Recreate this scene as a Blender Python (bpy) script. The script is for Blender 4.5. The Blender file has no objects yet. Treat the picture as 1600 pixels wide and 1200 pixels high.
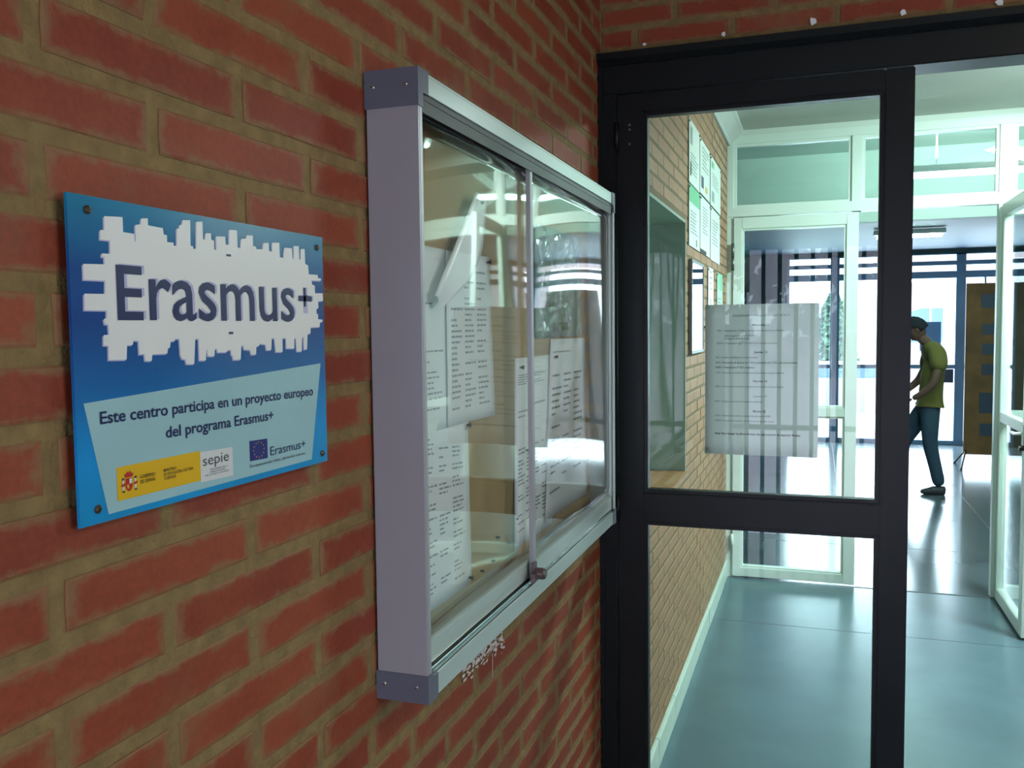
import bpy, bmesh, math, random
from mathutils import Vector, Matrix
random.seed(7)
R = random.Random(11)
SC = bpy.context.scene
COL = SC.collection

# ---------------------------------------------------------------- camera
cd_ = bpy.data.cameras.new('camera'); cam = bpy.data.objects.new('camera', cd_); COL.objects.link(cam)
cd_.sensor_width = 36.0; cd_.lens = 1380.19 * 36.0 / 1600.0
cd_.clip_start = 0.02; cd_.clip_end = 300
rx = (0.945247934, 0.326159629, -0.011235621)
ux = (-0.009585448, 0.062159753, 0.998020182)
fx = (-0.326212297, 0.943268817, -0.061882765)
cam.matrix_world = Matrix(((rx[0], ux[0], -fx[0], 0.55), (rx[1], ux[1], -fx[1], 0.0), (rx[2], ux[2], -fx[2], 1.62), (0, 0, 0, 1)))
SC.camera = cam
SC.view_settings.view_transform = 'Standard'
SC.view_settings.look = 'None'
SC.view_settings.exposure = 0.0
SC.view_settings.gamma = 1.0
SC.view_settings.use_curve_mapping = False

# ---------------------------------------------------------------- world: bright overcast sky
w = bpy.data.worlds.new('overcast_sky'); SC.world = w; w.use_nodes = True
nt = w.node_tree; bg = nt.nodes['Background']
bg.inputs[0].default_value = (0.78, 0.93, 1.0, 1); bg.inputs[1].default_value = 4.5

def sun(name, direction, energy, angle, col):
    l = bpy.data.lights.new(name, 'SUN'); l.energy = energy; l.angle = angle; l.color = col
    o = bpy.data.objects.new(name, l); COL.objects.link(o)
    o.rotation_euler = Vector(direction).to_track_quat('-Z', 'Y').to_euler(); return o
sun('sun', (0.35, -0.5, -1.0), 5.0, 0.05, (1.0, 0.96, 0.9))

def area(name, loc, direction, sx, sy, energy, col):
    l = bpy.data.lights.new(name, 'AREA'); l.shape = 'RECTANGLE'; l.size = sx; l.size_y = sy; l.energy = energy; l.color = col
    o = bpy.data.objects.new(name, l); COL.objects.link(o); o.location = loc
    o.rotation_euler = Vector(direction).to_track_quat('-Z', 'Y').to_euler()
    return o
E_FORE, E_VEST, E_LOBBY, E_DOORLIGHT, E_BACK, E_SIDE = 8.5, 165.0, 66.0, 240.0, 25.0, 9.5
area('foreground_tube_light', (1.75, 0.75, 2.70), (0, 0, -1), 0.18, 1.15, E_FORE, (1.0, 0.87, 0.64))
area('vestibule_tube_light', (2.12, 4.50, 2.73), (-0.25, 0.1, -1), 0.25, 1.3, E_VEST, (0.80, 1.0, 0.97))
area('lobby_tube_light', (1.85, 7.60, 2.90), (0, 0.45, 1), 1.5, 0.2, E_LOBBY, (0.72, 1.0, 0.93))
area('exit_daylight', (1.9, 13.45, 1.35), (0, -1, -0.12), 3.6, 2.3, E_DOORLIGHT, (0.72, 0.93, 1.0))
area('rear_daylight', (0.75, -1.35, 1.25), (0, 1, 0), 1.3, 2.0, E_BACK, (0.80, 0.78, 1.0))

area('side_fill_light', (2.68, 0.85, 1.75), (-1, 0, 0), 1.3, 1.1, E_SIDE, (1.0, 0.93, 0.82))  # fill light added on the right to brighten case and brick evenly

# ---------------------------------------------------------------- materials
def lin(c):
    return tuple((x / 255 / 12.92 if x / 255 <= 0.04045 else ((x / 255 + 0.055) / 1.055) ** 2.4) for x in c) + (1,)
def nodes(name):
    m = bpy.data.materials.new(name); m.use_nodes = True
    return m, m.node_tree, m.node_tree.nodes['Principled BSDF']
def mat(name, rgb, rough=0.6, metal=0.0, spec=0.5, noise=0.0, nscale=30, bump=0.0, bscale=200, coat=0.0):
    m, t, b = nodes(name)
    b.inputs['Base Color'].default_value = lin(rgb)
    b.inputs['Roughness'].default_value = rough; b.inputs['Metallic'].default_value = metal
    b.inputs['Specular IOR Level'].default_value = spec; b.inputs['Coat Weight'].default_value = coat
    g = t.nodes.new('ShaderNodeNewGeometry')
    if noise:
        n = t.nodes.new('ShaderNodeTexNoise'); n.inputs['Scale'].default_value = nscale; n.inputs['Detail'].default_value = 6
        t.links.new(g.outputs['Position'], n.inputs['Vector'])
        r = t.nodes.new('ShaderNodeMapRange'); r.inputs['To Min'].default_value = 1 - noise; r.inputs['To Max'].default_value = 1 + noise
        r.inputs['From Min'].default_value = 0.3; r.inputs['From Max'].default_value = 0.7
        t.links.new(n.outputs['Fac'], r.inputs['Value'])
        h = t.nodes.new('ShaderNodeHueSaturation'); h.inputs['Color'].default_value = lin(rgb)
        t.links.new(r.outputs[0], h.inputs['Value']); t.links.new(h.outputs[0], b.inputs['Base Color'])
    if bump:
        n = t.nodes.new('ShaderNodeTexNoise'); n.inputs['Scale'].default_value = bscale; n.inputs['Detail'].default_value = 5
        t.links.new(g.outputs['Position'], n.inputs['Vector'])
        u = t.nodes.new('ShaderNodeBump'); u.inputs['Strength'].default_value = bump; u.inputs['Distance'].default_value = 0.003
        t.links.new(n.outputs['Fac'], u.inputs['Height']); t.links.new(u.outputs[0], b.inputs['Normal'])
    return m
def emit(name, rgb, s):
    m, t, b = nodes(name)
    b.inputs['Base Color'].default_value = lin(rgb); b.inputs['Emission Color'].default_value = lin(rgb); b.inputs['Emission Strength'].default_value = s
    return m
def glass(name, tint, ior=1.5, boost=1.0, rough=0.0):
    m, t, b = nodes(name); t.nodes.remove(b)
    out = t.nodes['Material Output']
    tr = t.nodes.new('ShaderNodeBsdfTransparent'); tr.inputs[0].default_value = tint
    gl = t.nodes.new('ShaderNodeBsdfGlossy'); gl.inputs['Roughness'].default_value = rough; gl.inputs[0].default_value = (1, 1, 1, 1)
    # Schlick reflectance per face, the same seen from inside or outside the thin pane
    g = t.nodes.new('ShaderNodeNewGeometry'); dp = t.nodes.new('ShaderNodeVectorMath'); dp.operation = 'DOT_PRODUCT'
    t.links.new(g.outputs['Incoming'], dp.inputs[0]); t.links.new(g.outputs['Normal'], dp.inputs[1])
    def mt(op, a, c):
        n = t.nodes.new('ShaderNodeMath'); n.operation = op; n.use_clamp = op == 'MULTIPLY'
        for i, v in enumerate((a, c)):
            if isinstance(v, (int, float)): n.inputs[i].default_value = v
            else: t.links.new(v, n.inputs[i])
        return n.outputs[0]
    f0 = ((ior - 1) / (ior + 1)) ** 2
    c = mt('SUBTRACT', 1.0, mt('ABSOLUTE', dp.outputs['Value'], 0.0))
    fr = mt('ADD', mt('MULTIPLY', mt('POWER', c, 5.0), 1 - f0), f0)
    mu = t.nodes.new('ShaderNodeMath'); mu.operation = 'MULTIPLY'; mu.inputs[1].default_value = boost; mu.use_clamp = True
    mx = t.nodes.new('ShaderNodeMixShader')
    t.links.new(fr, mu.inputs[0]); t.links.new(mu.outputs[0], mx.inputs[0])
    t.links.new(tr.outputs[0], mx.inputs[1]); t.links.new(gl.outputs[0], mx.inputs[2]); t.links.new(mx.outputs[0], out.inputs[0])
    return m

def brick_mat(name, ca, cb, cedge, smear=1.0):
    m, t, b = nodes(name); N = t.nodes.new; L = t.links.new
    oi = N('ShaderNodeObjectInfo'); geo = N('ShaderNodeNewGeometry'); tc = N('ShaderNodeTexCoord')
    def noise(scale, detail=5, vec=None, rough=0.6):
        n = N('ShaderNodeTexNoise'); n.inputs['Scale'].default_value = scale; n.inputs['Detail'].default_value = detail; n.inputs['Roughness'].default_value = rough
        L(vec or geo.outputs['Position'], n.inputs['Vector']); return n.outputs['Fac']
    def math_(op, a, bb, clamp=False):
        n = N('ShaderNodeMath'); n.operation = op; n.use_clamp = clamp
        for i, v in enumerate((a, bb)):
            if isinstance(v, (int, float)): n.inputs[i].default_value = v
            else: L(v, n.inputs[i])
        return n.outputs[0]
    def ramp(v, a, c):
        n = N('ShaderNodeMapRange'); n.inputs['From Min'].default_value = a; n.inputs['From Max'].default_value = c; L(v, n.inputs['Value']); return n.outputs[0]
    def mixc(f, a, c):
        n = N('ShaderNodeMix'); n.data_type = 'RGBA'; L(f, n.inputs[0])
        for i, v in ((6, a), (7, c)):
            if isinstance(v, tuple): n.inputs[i].default_value = v
            else: L(v, n.inputs[i])
        return n.outputs[2]
    # brick to brick colour
    mot = noise(9, 6)
    f = math_('ADD', math_('MULTIPLY', oi.outputs['Random'], 0.6), math_('MULTIPLY', ramp(mot, 0.3, 0.7), 0.55), True)
    c = mixc(f, lin(ca), lin(cb))
    fine = ramp(noise(160, 4), 0.25, 0.75)
    hs = N('ShaderNodeHueSaturation'); L(c, hs.inputs['Color']); L(math_('ADD', math_('MULTIPLY', fine, 0.3), 0.86), hs.inputs['Value'])
    # mortar smeared over the arrises (distance to the brick's own edges, broken up by noise)
    sep = N('ShaderNodeSeparateXYZ'); L(tc.outputs['Generated'], sep.inputs[0])
    dy = math_('MULTIPLY', math_('SUBTRACT', 0.5, math_('ABSOLUTE', math_('SUBTRACT', sep.outputs[1], 0.5), 0)), 0.235)
    dz = math_('MULTIPLY', math_('SUBTRACT', 0.5, math_('ABSOLUTE', math_('SUBTRACT', sep.outputs[2], 0.5), 0)), 0.044)
    d = math_('MINIMUM', math_('MULTIPLY', dy, 0.6), dz)
    nn = math_('MULTIPLY', math_('SUBTRACT', noise(26, 7, rough=0.7), 0.46), 0.036 * smear)
    sm = math_('SUBTRACT', 1.0, ramp(math_('SUBTRACT', d, nn), 0.0, 0.007), True)
    patch = math_('MULTIPLY', ramp(noise(5.5, 6), 0.56, 0.72), 0.55 * smear)
    fac = math_('MAXIMUM', math_('MULTIPLY', sm, 0.8), patch, True)
    col = mixc(fac, hs.outputs[0], lin(cedge))
    L(col, b.inputs['Base Color']); b.inputs['Roughness'].default_value = 0.62; b.inputs['Specular IOR Level'].default_value = 0.35
    u = N('ShaderNodeBump'); u.inputs['Strength'].default_value = 0.45; u.inputs['Distance'].default_value = 0.002
    L(math_('ADD', noise(90, 6), math_('MULTIPLY', noise(420, 3), 0.4)), u.inputs['Height']); L(u.outputs[0], b.inputs['Normal'])
    return m

M = {}
M['brick'] = brick_mat('red_brick', (116, 43, 25), (142, 64, 37), (130, 98, 66))
M['brick_tan'] = brick_mat('tan_brick', (144, 108, 82), (160, 124, 94), (162, 136, 108), 0.4)
M['mortar'] = mat('olive_mortar', (126, 102, 62), 0.85, noise=0.2, nscale=45, bump=0.9, bscale=170)
M['mortar_tan'] = mat('tan_mortar', (116, 98, 74), 0.85, noise=0.15, nscale=40, bump=0.6, bscale=170)
M['black'] = mat('black_gloss_paint', (13, 18, 21), 0.4, noise=0.1, nscale=60, bump=0.10, bscale=60, spec=0.32)
M['white_alu'] = mat('white_lacquered_metal', (214, 232, 224), 0.35)
M['plaster'] = mat('grey_plaster', (176, 190, 182), 0.8, noise=0.04, nscale=6)
M['ceil'] = mat('ceiling_paint', (190, 200, 194), 0.85, noise=0.03, nscale=5)
M['fore_wall'] = mat('dark_plaster', (150, 140, 126), 0.8, noise=0.05)
M['beam'] = mat('pinkish_beam_paint', (122, 104, 108), 0.7)
M['skirt'] = mat('pale_skirting', (196, 214, 204), 0.45, noise=0.08, nscale=20)
M['wood'] = mat('brown_wood', (150, 112, 74), 0.5, noise=0.15, nscale=25)
M['case'] = mat('anodised_case_metal', (168, 166, 172), 0.42, metal=0.25)
M['case_face'] = mat('pale_case_metal', (188, 200, 196), 0.36, metal=0.25)
M['cap'] = mat('grey_plastic_corner', (98, 100, 114), 0.5, noise=0.04)
M['track'] = mat('dark_track', (52, 48, 50), 0.5)
M['chrome'] = mat('bright_metal', (225, 225, 225), 0.2, metal=1.0)
M['lock'] = mat('worn_lock_metal', (120, 104, 104), 0.35, metal=0.7)
M['steel'] = mat('dull_steel', (120, 124, 124), 0.4, metal=0.8)
M['cork'] = mat('tan_backboard', (172, 146, 104), 0.85, noise=0.05, nscale=12)
M['paper'] = mat('white_paper', (232, 236, 236), 0.7)
def translucent(name, rgb, k):
    m, t, b = nodes(name); b.inputs['Base Color'].default_value = lin(rgb); b.inputs['Roughness'].default_value = 0.7
    tl = t.nodes.new('ShaderNodeBsdfTranslucent'); tl.inputs[0].default_value = lin(rgb); mx = t.nodes.new('ShaderNodeMixShader'); mx.inputs[0].default_value = k
    t.links.new(b.outputs[0], mx.inputs[1]); t.links.new(tl.outputs[0], mx.inputs[2]); t.links.new(mx.outputs[0], t.nodes['Material Output'].inputs[0]); return m
M['page'] = translucent('thin_backlit_paper', (222, 228, 228), 0.55)
M['paper_green'] = mat('pale_green_paper', (176, 204, 190), 0.6)
M['paper_teal'] = mat('greenish_notice_paper', (140, 166, 156), 0.5)
M['curl_strip'] = mat('glossy_white', (250, 252, 250), 0.25)
M['ink'] = mat('faded_ink', (150, 156, 158), 0.8)
M['ink_mid'] = mat('grey_ink', (104, 110, 114), 0.8)
M['ink_dark'] = mat('dark_ink', (60, 66, 70), 0.8)
M['ink_green'] = mat('green_ink', (92, 128, 98), 0.8)
M['pin'] = mat('dark_pin', (40, 36, 34), 0.4)
M['poster'] = mat('poster_paper', (214, 226, 220), 0.35)
M['poster_green'] = mat('poster_green', (92, 178, 130), 0.4)
M['poster_teal'] = mat('poster_teal', (110, 160, 150), 0.4)
M['poster_line'] = mat('poster_grey_print', (140, 152, 154), 0.5)
M['print_blue'] = None
M['navy'] = mat('navy_print', (24, 34, 84), 0.35)
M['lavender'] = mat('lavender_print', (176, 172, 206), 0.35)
M['splash'] = mat('off_white_print', (222, 220, 218), 0.35)
M['pale_panel'] = mat('pale_blue_print', (150, 186, 192), 0.35, noise=0.05, nscale=12)
M['yellow'] = mat('yellow_print', (214, 168, 8), 0.4)
M['white_print'] = mat('white_print', (206, 204, 204), 0.4)
M['red_print'] = mat('red_print', (176, 36, 34), 0.4)
M['eu_blue'] = mat('flag_blue_print', (32, 36, 110), 0.4)
M['gold'] = mat('gold_print', (200, 164, 60), 0.4)
M['brown_print'] = mat('brown_print', (80, 66, 20), 0.5)
M['grey_print'] = mat('grey_print', (70, 74, 92), 0.5)
M['screw'] = mat('screw_metal', (110, 92, 72), 0.35, metal=0.9)
M['acrylic_edge'] = mat('blue_acrylic', (40, 120, 170), 0.15)
M['vest_floor'] = mat('teal_grey_floor', (78, 104, 114), 0.24, noise=0.1, nscale=3, spec=0.55)
M['lobby_floor'] = mat('dark_polished_floor', (92, 104, 112), 0.16, noise=0.06, nscale=2, spec=0.6)
M['seam'] = mat('floor_seam', (44, 52, 54), 0.5)
M['lobby_dark'] = mat('dark_green_wall', (52, 78, 84), 0.7, noise=0.2, nscale=3)
M['lobby_ceil'] = mat('haze_tinted_ceiling', (44, 82, 108), 0.6, noise=0.06, nscale=3)  # bluish lens veil over the low ceiling put into its colour
M['bulkhead'] = mat('pale_green_bulkhead', (206, 222, 214), 0.8)
M['exit_metal'] = mat('haze_tinted_door_metal', (104, 138, 172), 0.45)  # lightened towards blue: glare haze around the doorway put into the metal colour
M['skin'] = mat('skin', (104, 74, 62), 0.7)
M['hair'] = mat('dark_hair', (22, 24, 34), 0.9)
M['shirt'] = mat('yellow_green_shirt', (104, 98, 46), 0.9)
M['jeans'] = mat('blue_jeans', (44, 66, 84), 0.9, noise=0.1, nscale=40)
M['shoe'] = mat('dark_shoe', (48, 48, 54), 0.6)
M['board_orange'] = mat('brown_orange_board', (122, 84, 48), 0.7, noise=0.3, nscale=5)
M['board_photo'] = mat('dark_photo_print', (56, 66, 86), 0.5)
M['tube'] = emit('lit_tube', (214, 255, 244), 22.0)
M['tube_warm'] = emit('lit_warm_tube', (255, 226, 180), 2.0)
M['lamp_body'] = mat('lamp_housing', (210, 220, 216), 0.5)
M['ground'] = mat('pale_concrete', (196, 190, 196), 0.9, noise=0.05, nscale=1)
M['leaf'] = mat('pale_leaf', (90, 130, 110), 0.7, noise=0.3, nscale=8)
M['bark'] = mat('bark', (96, 84, 76), 0.9)
M['low_wall'] = mat('pale_blue_low_wall', (120, 150, 170), 0.8)
M['facade'] = mat('pale_pink_facade', (196, 180, 186), 0.85)
M['grille'] = mat('black_grille', (22, 26, 36), 0.5)
M['blue_sheet'] = mat('pale_blue_sheet', (110, 150, 196), 0.7)
M['door_glass'] = glass('clear_glass', (0.97, 0.995, 0.985, 1), 1.5, 0.65)
M['white_glass'] = glass('greenish_glass', (0.94, 0.985, 0.975, 1), 1.45, 0.9)
M['exit_glass'] = glass('exit_glass', (0.95, 0.98, 1.0, 1), 1.45)
M['plexi'] = glass('scratched_plexi', (0.98, 0.985, 0.98, 1), 1.5, 1.0, 0.03)
M['poly'] = glass('plastic_pocket', (0.95, 1.0, 0.98, 1), 1.5, 1.5, 0.08)

# blue printed gradient of the plaque (a real printed colour change)
def plaque_mat():
    m, t, b = nodes('blue_plaque_print')
    tc = t.nodes.new('ShaderNodeTexCoord'); s = t.nodes.new('ShaderNodeSeparateXYZ'); t.links.new(tc.outputs['Generated'], s.inputs[0])
    r = t.nodes.new('ShaderNodeValToRGB'); e = r.color_ramp.elements
    e[0].position = 0.0; e[0].color = lin((28, 140, 196)); e[1].position = 1.0; e[1].color = lin((30, 122, 160))
    for p, c in ((0.18, (24, 138, 204)), (0.42, (28, 98, 160)), (0.62, (28, 72, 136)), (0.78, (28, 78, 142)), (0.86, (28, 100, 152))):
        x = e.new(p); x.color = lin(c)
    t.links.new(s.outputs[2], r.inputs[0])
    n = t.nodes.new('ShaderNodeTexNoise'); n.inputs['Scale'].default_value = 14; n.inputs['Detail'].default_value = 5
    t.links.new(tc.outputs['Object'], n.inputs['Vector'])
    h = t.nodes.new('ShaderNodeHueSaturation'); mr = t.nodes.new('ShaderNodeMapRange'); mr.inputs['To Min'].default_value = 0.8; mr.inputs['To Max'].default_value = 1.2
    t.links.new(n.outputs['Fac'], mr.inputs['Value']); t.links.new(mr.outputs[0], h.inputs['Value']); t.links.new(r.outputs[0], h.inputs['Color'])
    t.links.new(h.outputs[0], b.inputs['Base Color']); b.inputs['Roughness'].default_value = 0.18
    return m
M['print_blue'] = plaque_mat()

# ---------------------------------------------------------------- helpers
def empty(name, loc=(0, 0, 0), label=None, cat=None, group=None, kind=None):
    o = bpy.data.objects.new(name, None); COL.objects.link(o); o.location = loc; o.empty_display_size = 0.1
    tag(o, label, cat, group, kind); return o
def tag(o, label=None, cat=None, group=None, kind=None):
    if label: o['label'] = label
    if cat: o['category'] = cat
    if group: o['group'] = group
    if kind: o['kind'] = kind
    return o
def W(o):
    p = Vector((0, 0, 0))
    while o: p += o.location; o = o.parent
    return p
def link(name, me, m, parent=None):
    o = bpy.data.objects.new(name, me); COL.objects.link(o)
    if m is not None and not me.materials: me.materials.append(m)
    if parent is not None:
        o.parent = parent; o.location = -W(parent)       # meshes are written in world metres
    return o
def put(name, bm, m, parent=None, smooth=False, bevel=0.0):
    bmesh.ops.recalc_face_normals(bm, faces=bm.faces)
    if bevel:
        bmesh.ops.bevel(bm, geom=[e for e in bm.edges if e.calc_face_angle(0) > 0.6], offset=bevel, segments=2, affect='EDGES', clamp_overlap=True)
    me = bpy.data.meshes.new(name); bm.to_mesh(me); bm.free()
    if smooth:
        for p in me.polygons: p.use_smooth = True
    return link(name, me, m, parent)
def bx(bm, x0, x1, y0, y1, z0, z1):
    vs = [bm.verts.new(c) for c in ((x0, y0, z0), (x1, y0, z0), (x1, y1, z0), (x0, y1, z0), (x0, y0, z1), (x1, y0, z1), (x1, y1, z1), (x0, y1, z1))]
    for f in ((0, 3, 2, 1), (4, 5, 6, 7), (0, 1, 5, 4), (1, 2, 6, 5), (2, 3, 7, 6), (3, 0, 4, 7)): bm.faces.new([vs[i] for i in f])
def box(name, d, m, parent=None, bevel=0.0):
    bm = bmesh.new(); bx(bm, *d); return put(name, bm, m, parent, bevel=bevel)
def boxes(name, ds, m, parent=None, bevel=0.0):
    bm = bmesh.new()
    for d in ds: bx(bm, *d)
    return put(name, bm, m, parent, bevel=bevel)
def cyl(bm, a, b, r0, r1=None, n=14):
    a = Vector(a); b = Vector(b); r1 = r0 if r1 is None else r1
    ax = (b - a).normalized(); q = ax.to_track_quat('Z', 'Y')
    ra = [bm.verts.new(a + q @ Vector((r0 * math.cos(2 * math.pi * i / n), r0 * math.sin(2 * math.pi * i / n), 0))) for i in range(n)]
    rb = [bm.verts.new(b + q @ Vector((r1 * math.cos(2 * math.pi * i / n), r1 * math.sin(2 * math.pi * i / n), 0))) for i in range(n)]
    for i in range(n): bm.faces.new([ra[i], ra[(i + 1) % n], rb[(i + 1) % n], rb[i]])
    bm.faces.new(ra[::-1]); bm.faces.new(rb)
def prism(name, pts, axis, a, b, m, parent=None):
    """polygon given as 2-D points in the plane across axis, thickness a..b"""
    bm = bmesh.new()
    def P(p, h): return (h, p[0], p[1]) if axis == 'x' else ((p[0], h, p[1]) if axis == 'y' else (p[0], p[1], h))
    va = [bm.verts.new(P(p, a)) for p in pts]; vb = [bm.verts.new(P(p, b)) for p in pts]
    n = len(pts); bm.faces.new(va); bm.faces.new(vb[::-1])
    for i in range(n): bm.faces.new([va[i], vb[i], vb[(i + 1) % n], va[(i + 1) % n]])
    bmesh.ops.triangulate(bm, faces=[f for f in bm.faces if len(f.verts) > 4])
    return put(name, bm, m, parent)
FONT_CACHE = {}
def lettering(name, s, m, parent, plane, at, height, width=None, bold=0.0, thick=0.0003, align='LEFT'):
    """flat print; plane 'x' = on a wall facing +x (text runs along +y), 'y' = facing -y (runs along +x).
       at = (a, z) start of baseline, height = capital height in metres, width = total width"""
    cu = bpy.data.curves.new(name, 'FONT'); cu.body = s; cu.size = 1.0; cu.offset = bold; cu.resolution_u = 3; cu.extrude = 0.0
    o = bpy.data.objects.new(name, cu); COL.objects.link(o)
    bpy.context.view_layer.update()
    me = bpy.data.meshes.new_from_object(o.evaluated_get(bpy.context.evaluated_depsgraph_get()))
    COL.objects.unlink(o); bpy.data.objects.remove(o)
    xs = [v.co.x for v in me.vertices]; x0, x1 = min(xs), max(xs)
    sy = height / 0.73; sx = sy if width is None else width / (x1 - x0)
    if align == 'CENTER' and width is None: at = (at[0] - (x1 - x0) * sx / 2, at[1])
    if align == 'CENTER' and width is not None: at = (at[0] - width / 2, at[1])
    off = plane[1]
    for v in me.vertices:
        a = at[0] + (v.co.x - x0) * sx; z = at[1] + v.co.y * sy
        v.co = (off, a, z) if plane[0] == 'x' else (a, off, z)
    me.name = name; me.materials.clear()
    return link(name, me, m, parent)

# ---------------------------------------------------------------- bricks
BL, BH, BZ0 = 0.2465, 0.0555, 1.326
JH, JV = 0.0140, 0.0150
def brick_mesh(name, length, height, seed, proud):
    r = random.Random(seed); l, h = length / 2, height / 2
    def ring(x, k, jit):
        p = [(-l + k, h - k), (-l / 3, h - k), (l / 3, h - k), (l - k, h - k), (l - k, 0), (l - k, -h + k), (l / 3, -h + k), (-l / 3, -h + k), (-l + k, -h + k), (-l + k, 0)]
        return [(x, y + r.uniform(-jit, jit), z + r.uniform(-jit, jit) * 0.7) for y, z in p]
    a = ring(-0.03, 0, 0); b_ = ring(proud - 0.0011, 0.0, 0.0009); c = ring(proud, 0.0022, 0.0009)
    vs = a + b_ + c; fs = []
    for k in (0, 10):
        for i in range(10): fs.append((k + i, k + (i + 1) % 10, k + 10 + (i + 1) % 10, k + 10 + i))
    fs.append(tuple(range(20, 30)))
    me = bpy.data.meshes.new(name); me.from_pydata(vs, [], fs); me.update(); return me
BM_FULL = [brick_mesh('brick', BL - JV, BH - JH, i, 0.0011 + 0.0010 * (i % 4) / 3) for i in range(10)]
MIRR = Matrix(((0, 1, 0), (1, 0, 0), (0, 0, 1)))
def lay_bricks(parent, m, a0, a1, z0, z1, to_world, score, limit=300, hole=None, course_shift=0, rot=0.0):
    """rows of stretchers between a0..a1 along the wall. to_world(a, z) -> location of the face centre."""
    items = []
    k0 = math.floor((z0 - BZ0) / BH) - 1
    for k in range(k0, k0 + int((z1 - z0) / BH) + 3):
        zc = BZ0 + (k + 0.5) * BH
        if zc - BH / 2 < z0 - 0.002 or zc + BH / 2 > z1 + 0.02: continue
        ph = 0.022 if (k + course_shift) % 2 else 0.145
        n0 = math.floor((a0 - ph) / BL) - 1
        for n in range(n0, n0 + int((a1 - a0) / BL) + 4):
            s = max(a0, ph + n * BL + JV / 2 * 0); e = min(a1, ph + (n + 1) * BL)
            if e - s < 0.035: continue
            if hole and zc > hole[2] - 0.01 and zc < hole[3] + 0.01:
                if s >= hole[0] - 0.01 and e <= hole[1] + 0.01: continue
                if s < hole[0] < e: e = hole[0] + JV / 2
                if s < hole[1] < e: s = hole[1] - JV / 2
                if e - s < 0.035: continue
            items.append((score((s + e) / 2, zc), s, e, zc))
    items.sort(key=lambda q: -q[0])
    rest = []
    for i, (_, s, e, zc) in enumerate(items):
        full = abs(e - s - BL) < 1e-4
        if i < limit:
            me = R.choice(BM_FULL) if full else brick_mesh('brick', e - s - JV, BH - JH, R.randint(0, 9999), 0.0016)
            if not me.materials: me.materials.append(m)
            o = bpy.data.objects.new('brick', me); COL.objects.link(o)
            if me.materials[0] is not m:
                o.material_slots[0].link = 'OBJECT'; o.material_slots[0].material = m
            o.parent = parent; o.location = Vector(to_world((s + e) / 2, zc)) - W(parent); o.rotation_euler = (0, 0, rot)
        else: rest.append((s, e, zc))
    if rest:
        bm = bmesh.new()
        for s, e, zc in rest:
            c = Vector(to_world((s + e) / 2, zc)); l = (e - s - JV) / 2; h = (BH - JH) / 2
            if abs(rot) < 0.1: bx(bm, c.x - 0.03, c.x + 0.0025, c.y - l, c.y + l, c.z - h, c.z + h)
            else: bx(bm, c.x - l, c.x + l, c.y - 0.0025, c.y + 0.03, c.z - h, c.z + h)
        o = put('brick_rows', bm, m, parent); o['kind'] = 'stuff'

# ================================================================ SETTING
YD = 2.306            # face of the black door frame
YP = 5.80             # face of the white glazed partition
YX = 13.10            # exit glazing
HC = 2.85             # ceiling height

fl = empty('floor', (0, 0, 0), 'teal grey polished floor running through hall, vestibule and lobby', 'floor', None, 'structure')
box('floor_slab', (-0.35, 2.8, -1.0, 5.80, -0.12, 0.0), M['vest_floor'], fl)
box('lobby_floor_slab', (-1.6, 4.4, 5.80, YX + 0.1, -0.12, 0.0), M['lobby_floor'], fl)
box('threshold_joint', (0.78, 1.53, 5.775, 5.79, -0.01, 0.0015), M['seam'], fl)
for i, y in enumerate((6.9, 8.0, 9.1, 10.2, 11.3, 12.4)): box('floor_joint', (-1.6, 4.4, y, y + 0.006, -0.01, 0.0006), M['seam'], fl)
for x in (-0.35, 0.75, 1.85, 2.95): box('floor_joint', (x, x + 0.006, 5.82, 13.1, -0.01, 0.0006), M['seam'], fl)
box('floor_joint', (0.0, 2.6, 4.92, 4.924, -0.01, 0.0005), M['seam'], fl)

wl = empty('wall_left', (0, 0, 0), 'red brick wall with olive mortar carrying the plaque and the display case', 'wall', None, 'structure')
box('mortar', (-0.16, 0.0, -0.95, YD + 0.06, 0.0, HC), M['mortar'], wl)
def sc_left(a, z):
    if a < 0.44: return -abs(a - 0.44) * 10 - 5
    # bricks seen in the photograph first, the nearest before the far ones; those behind the case last
    s = 3 - a
    top = 1.62 + 0.62 * a * 0.9; bot = 1.62 - 0.58 * a
    if z > top + 0.08 or z < bot - 0.10: s -= 8 + abs(z - 1.62)
    if 1.10 < a < 2.05 and 1.20 < z < 1.90: s -= 7
    return s
lay_bricks(wl, M['brick'], -0.95, YD + 0.055, 0.0, HC, lambda a, z: (0.0, a, z), sc_left)
# white paint smear and scuffs under the case
sm = random.Random(5); bm = bmesh.new()
for i in range(170):
    t = sm.random(); y = 1.315 + 0.20 * t + sm.uniform(-.01, .01); z = 1.050 + 0.012 * math.sin(3.1 * t) - 0.012 * t + sm.gauss(0, .009)
    r = sm.uniform(.001, .0042)
    vs = [bm.verts.new((0.0034 + 0.000004 * i, y + r * (2.4 * math.cos(a)) * sm.uniform(.5, 1), z + r * math.sin(a) * sm.uniform(.4, 1))) for a in [j * math.pi / 3 for j in range(6)]]
    bm.faces.new(vs[::1])
vs = [bm.verts.new(c) for c in ((.0045, 1.452, 1.04), (.0045, 1.4525, .995), (.0045, 1.4545, .995), (.0045, 1.455, 1.04))]; bm.faces.new(vs)
put('paint_smear', bm, mat('chalky_white_smear', (206, 190, 192), 0.8), wl)

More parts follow.
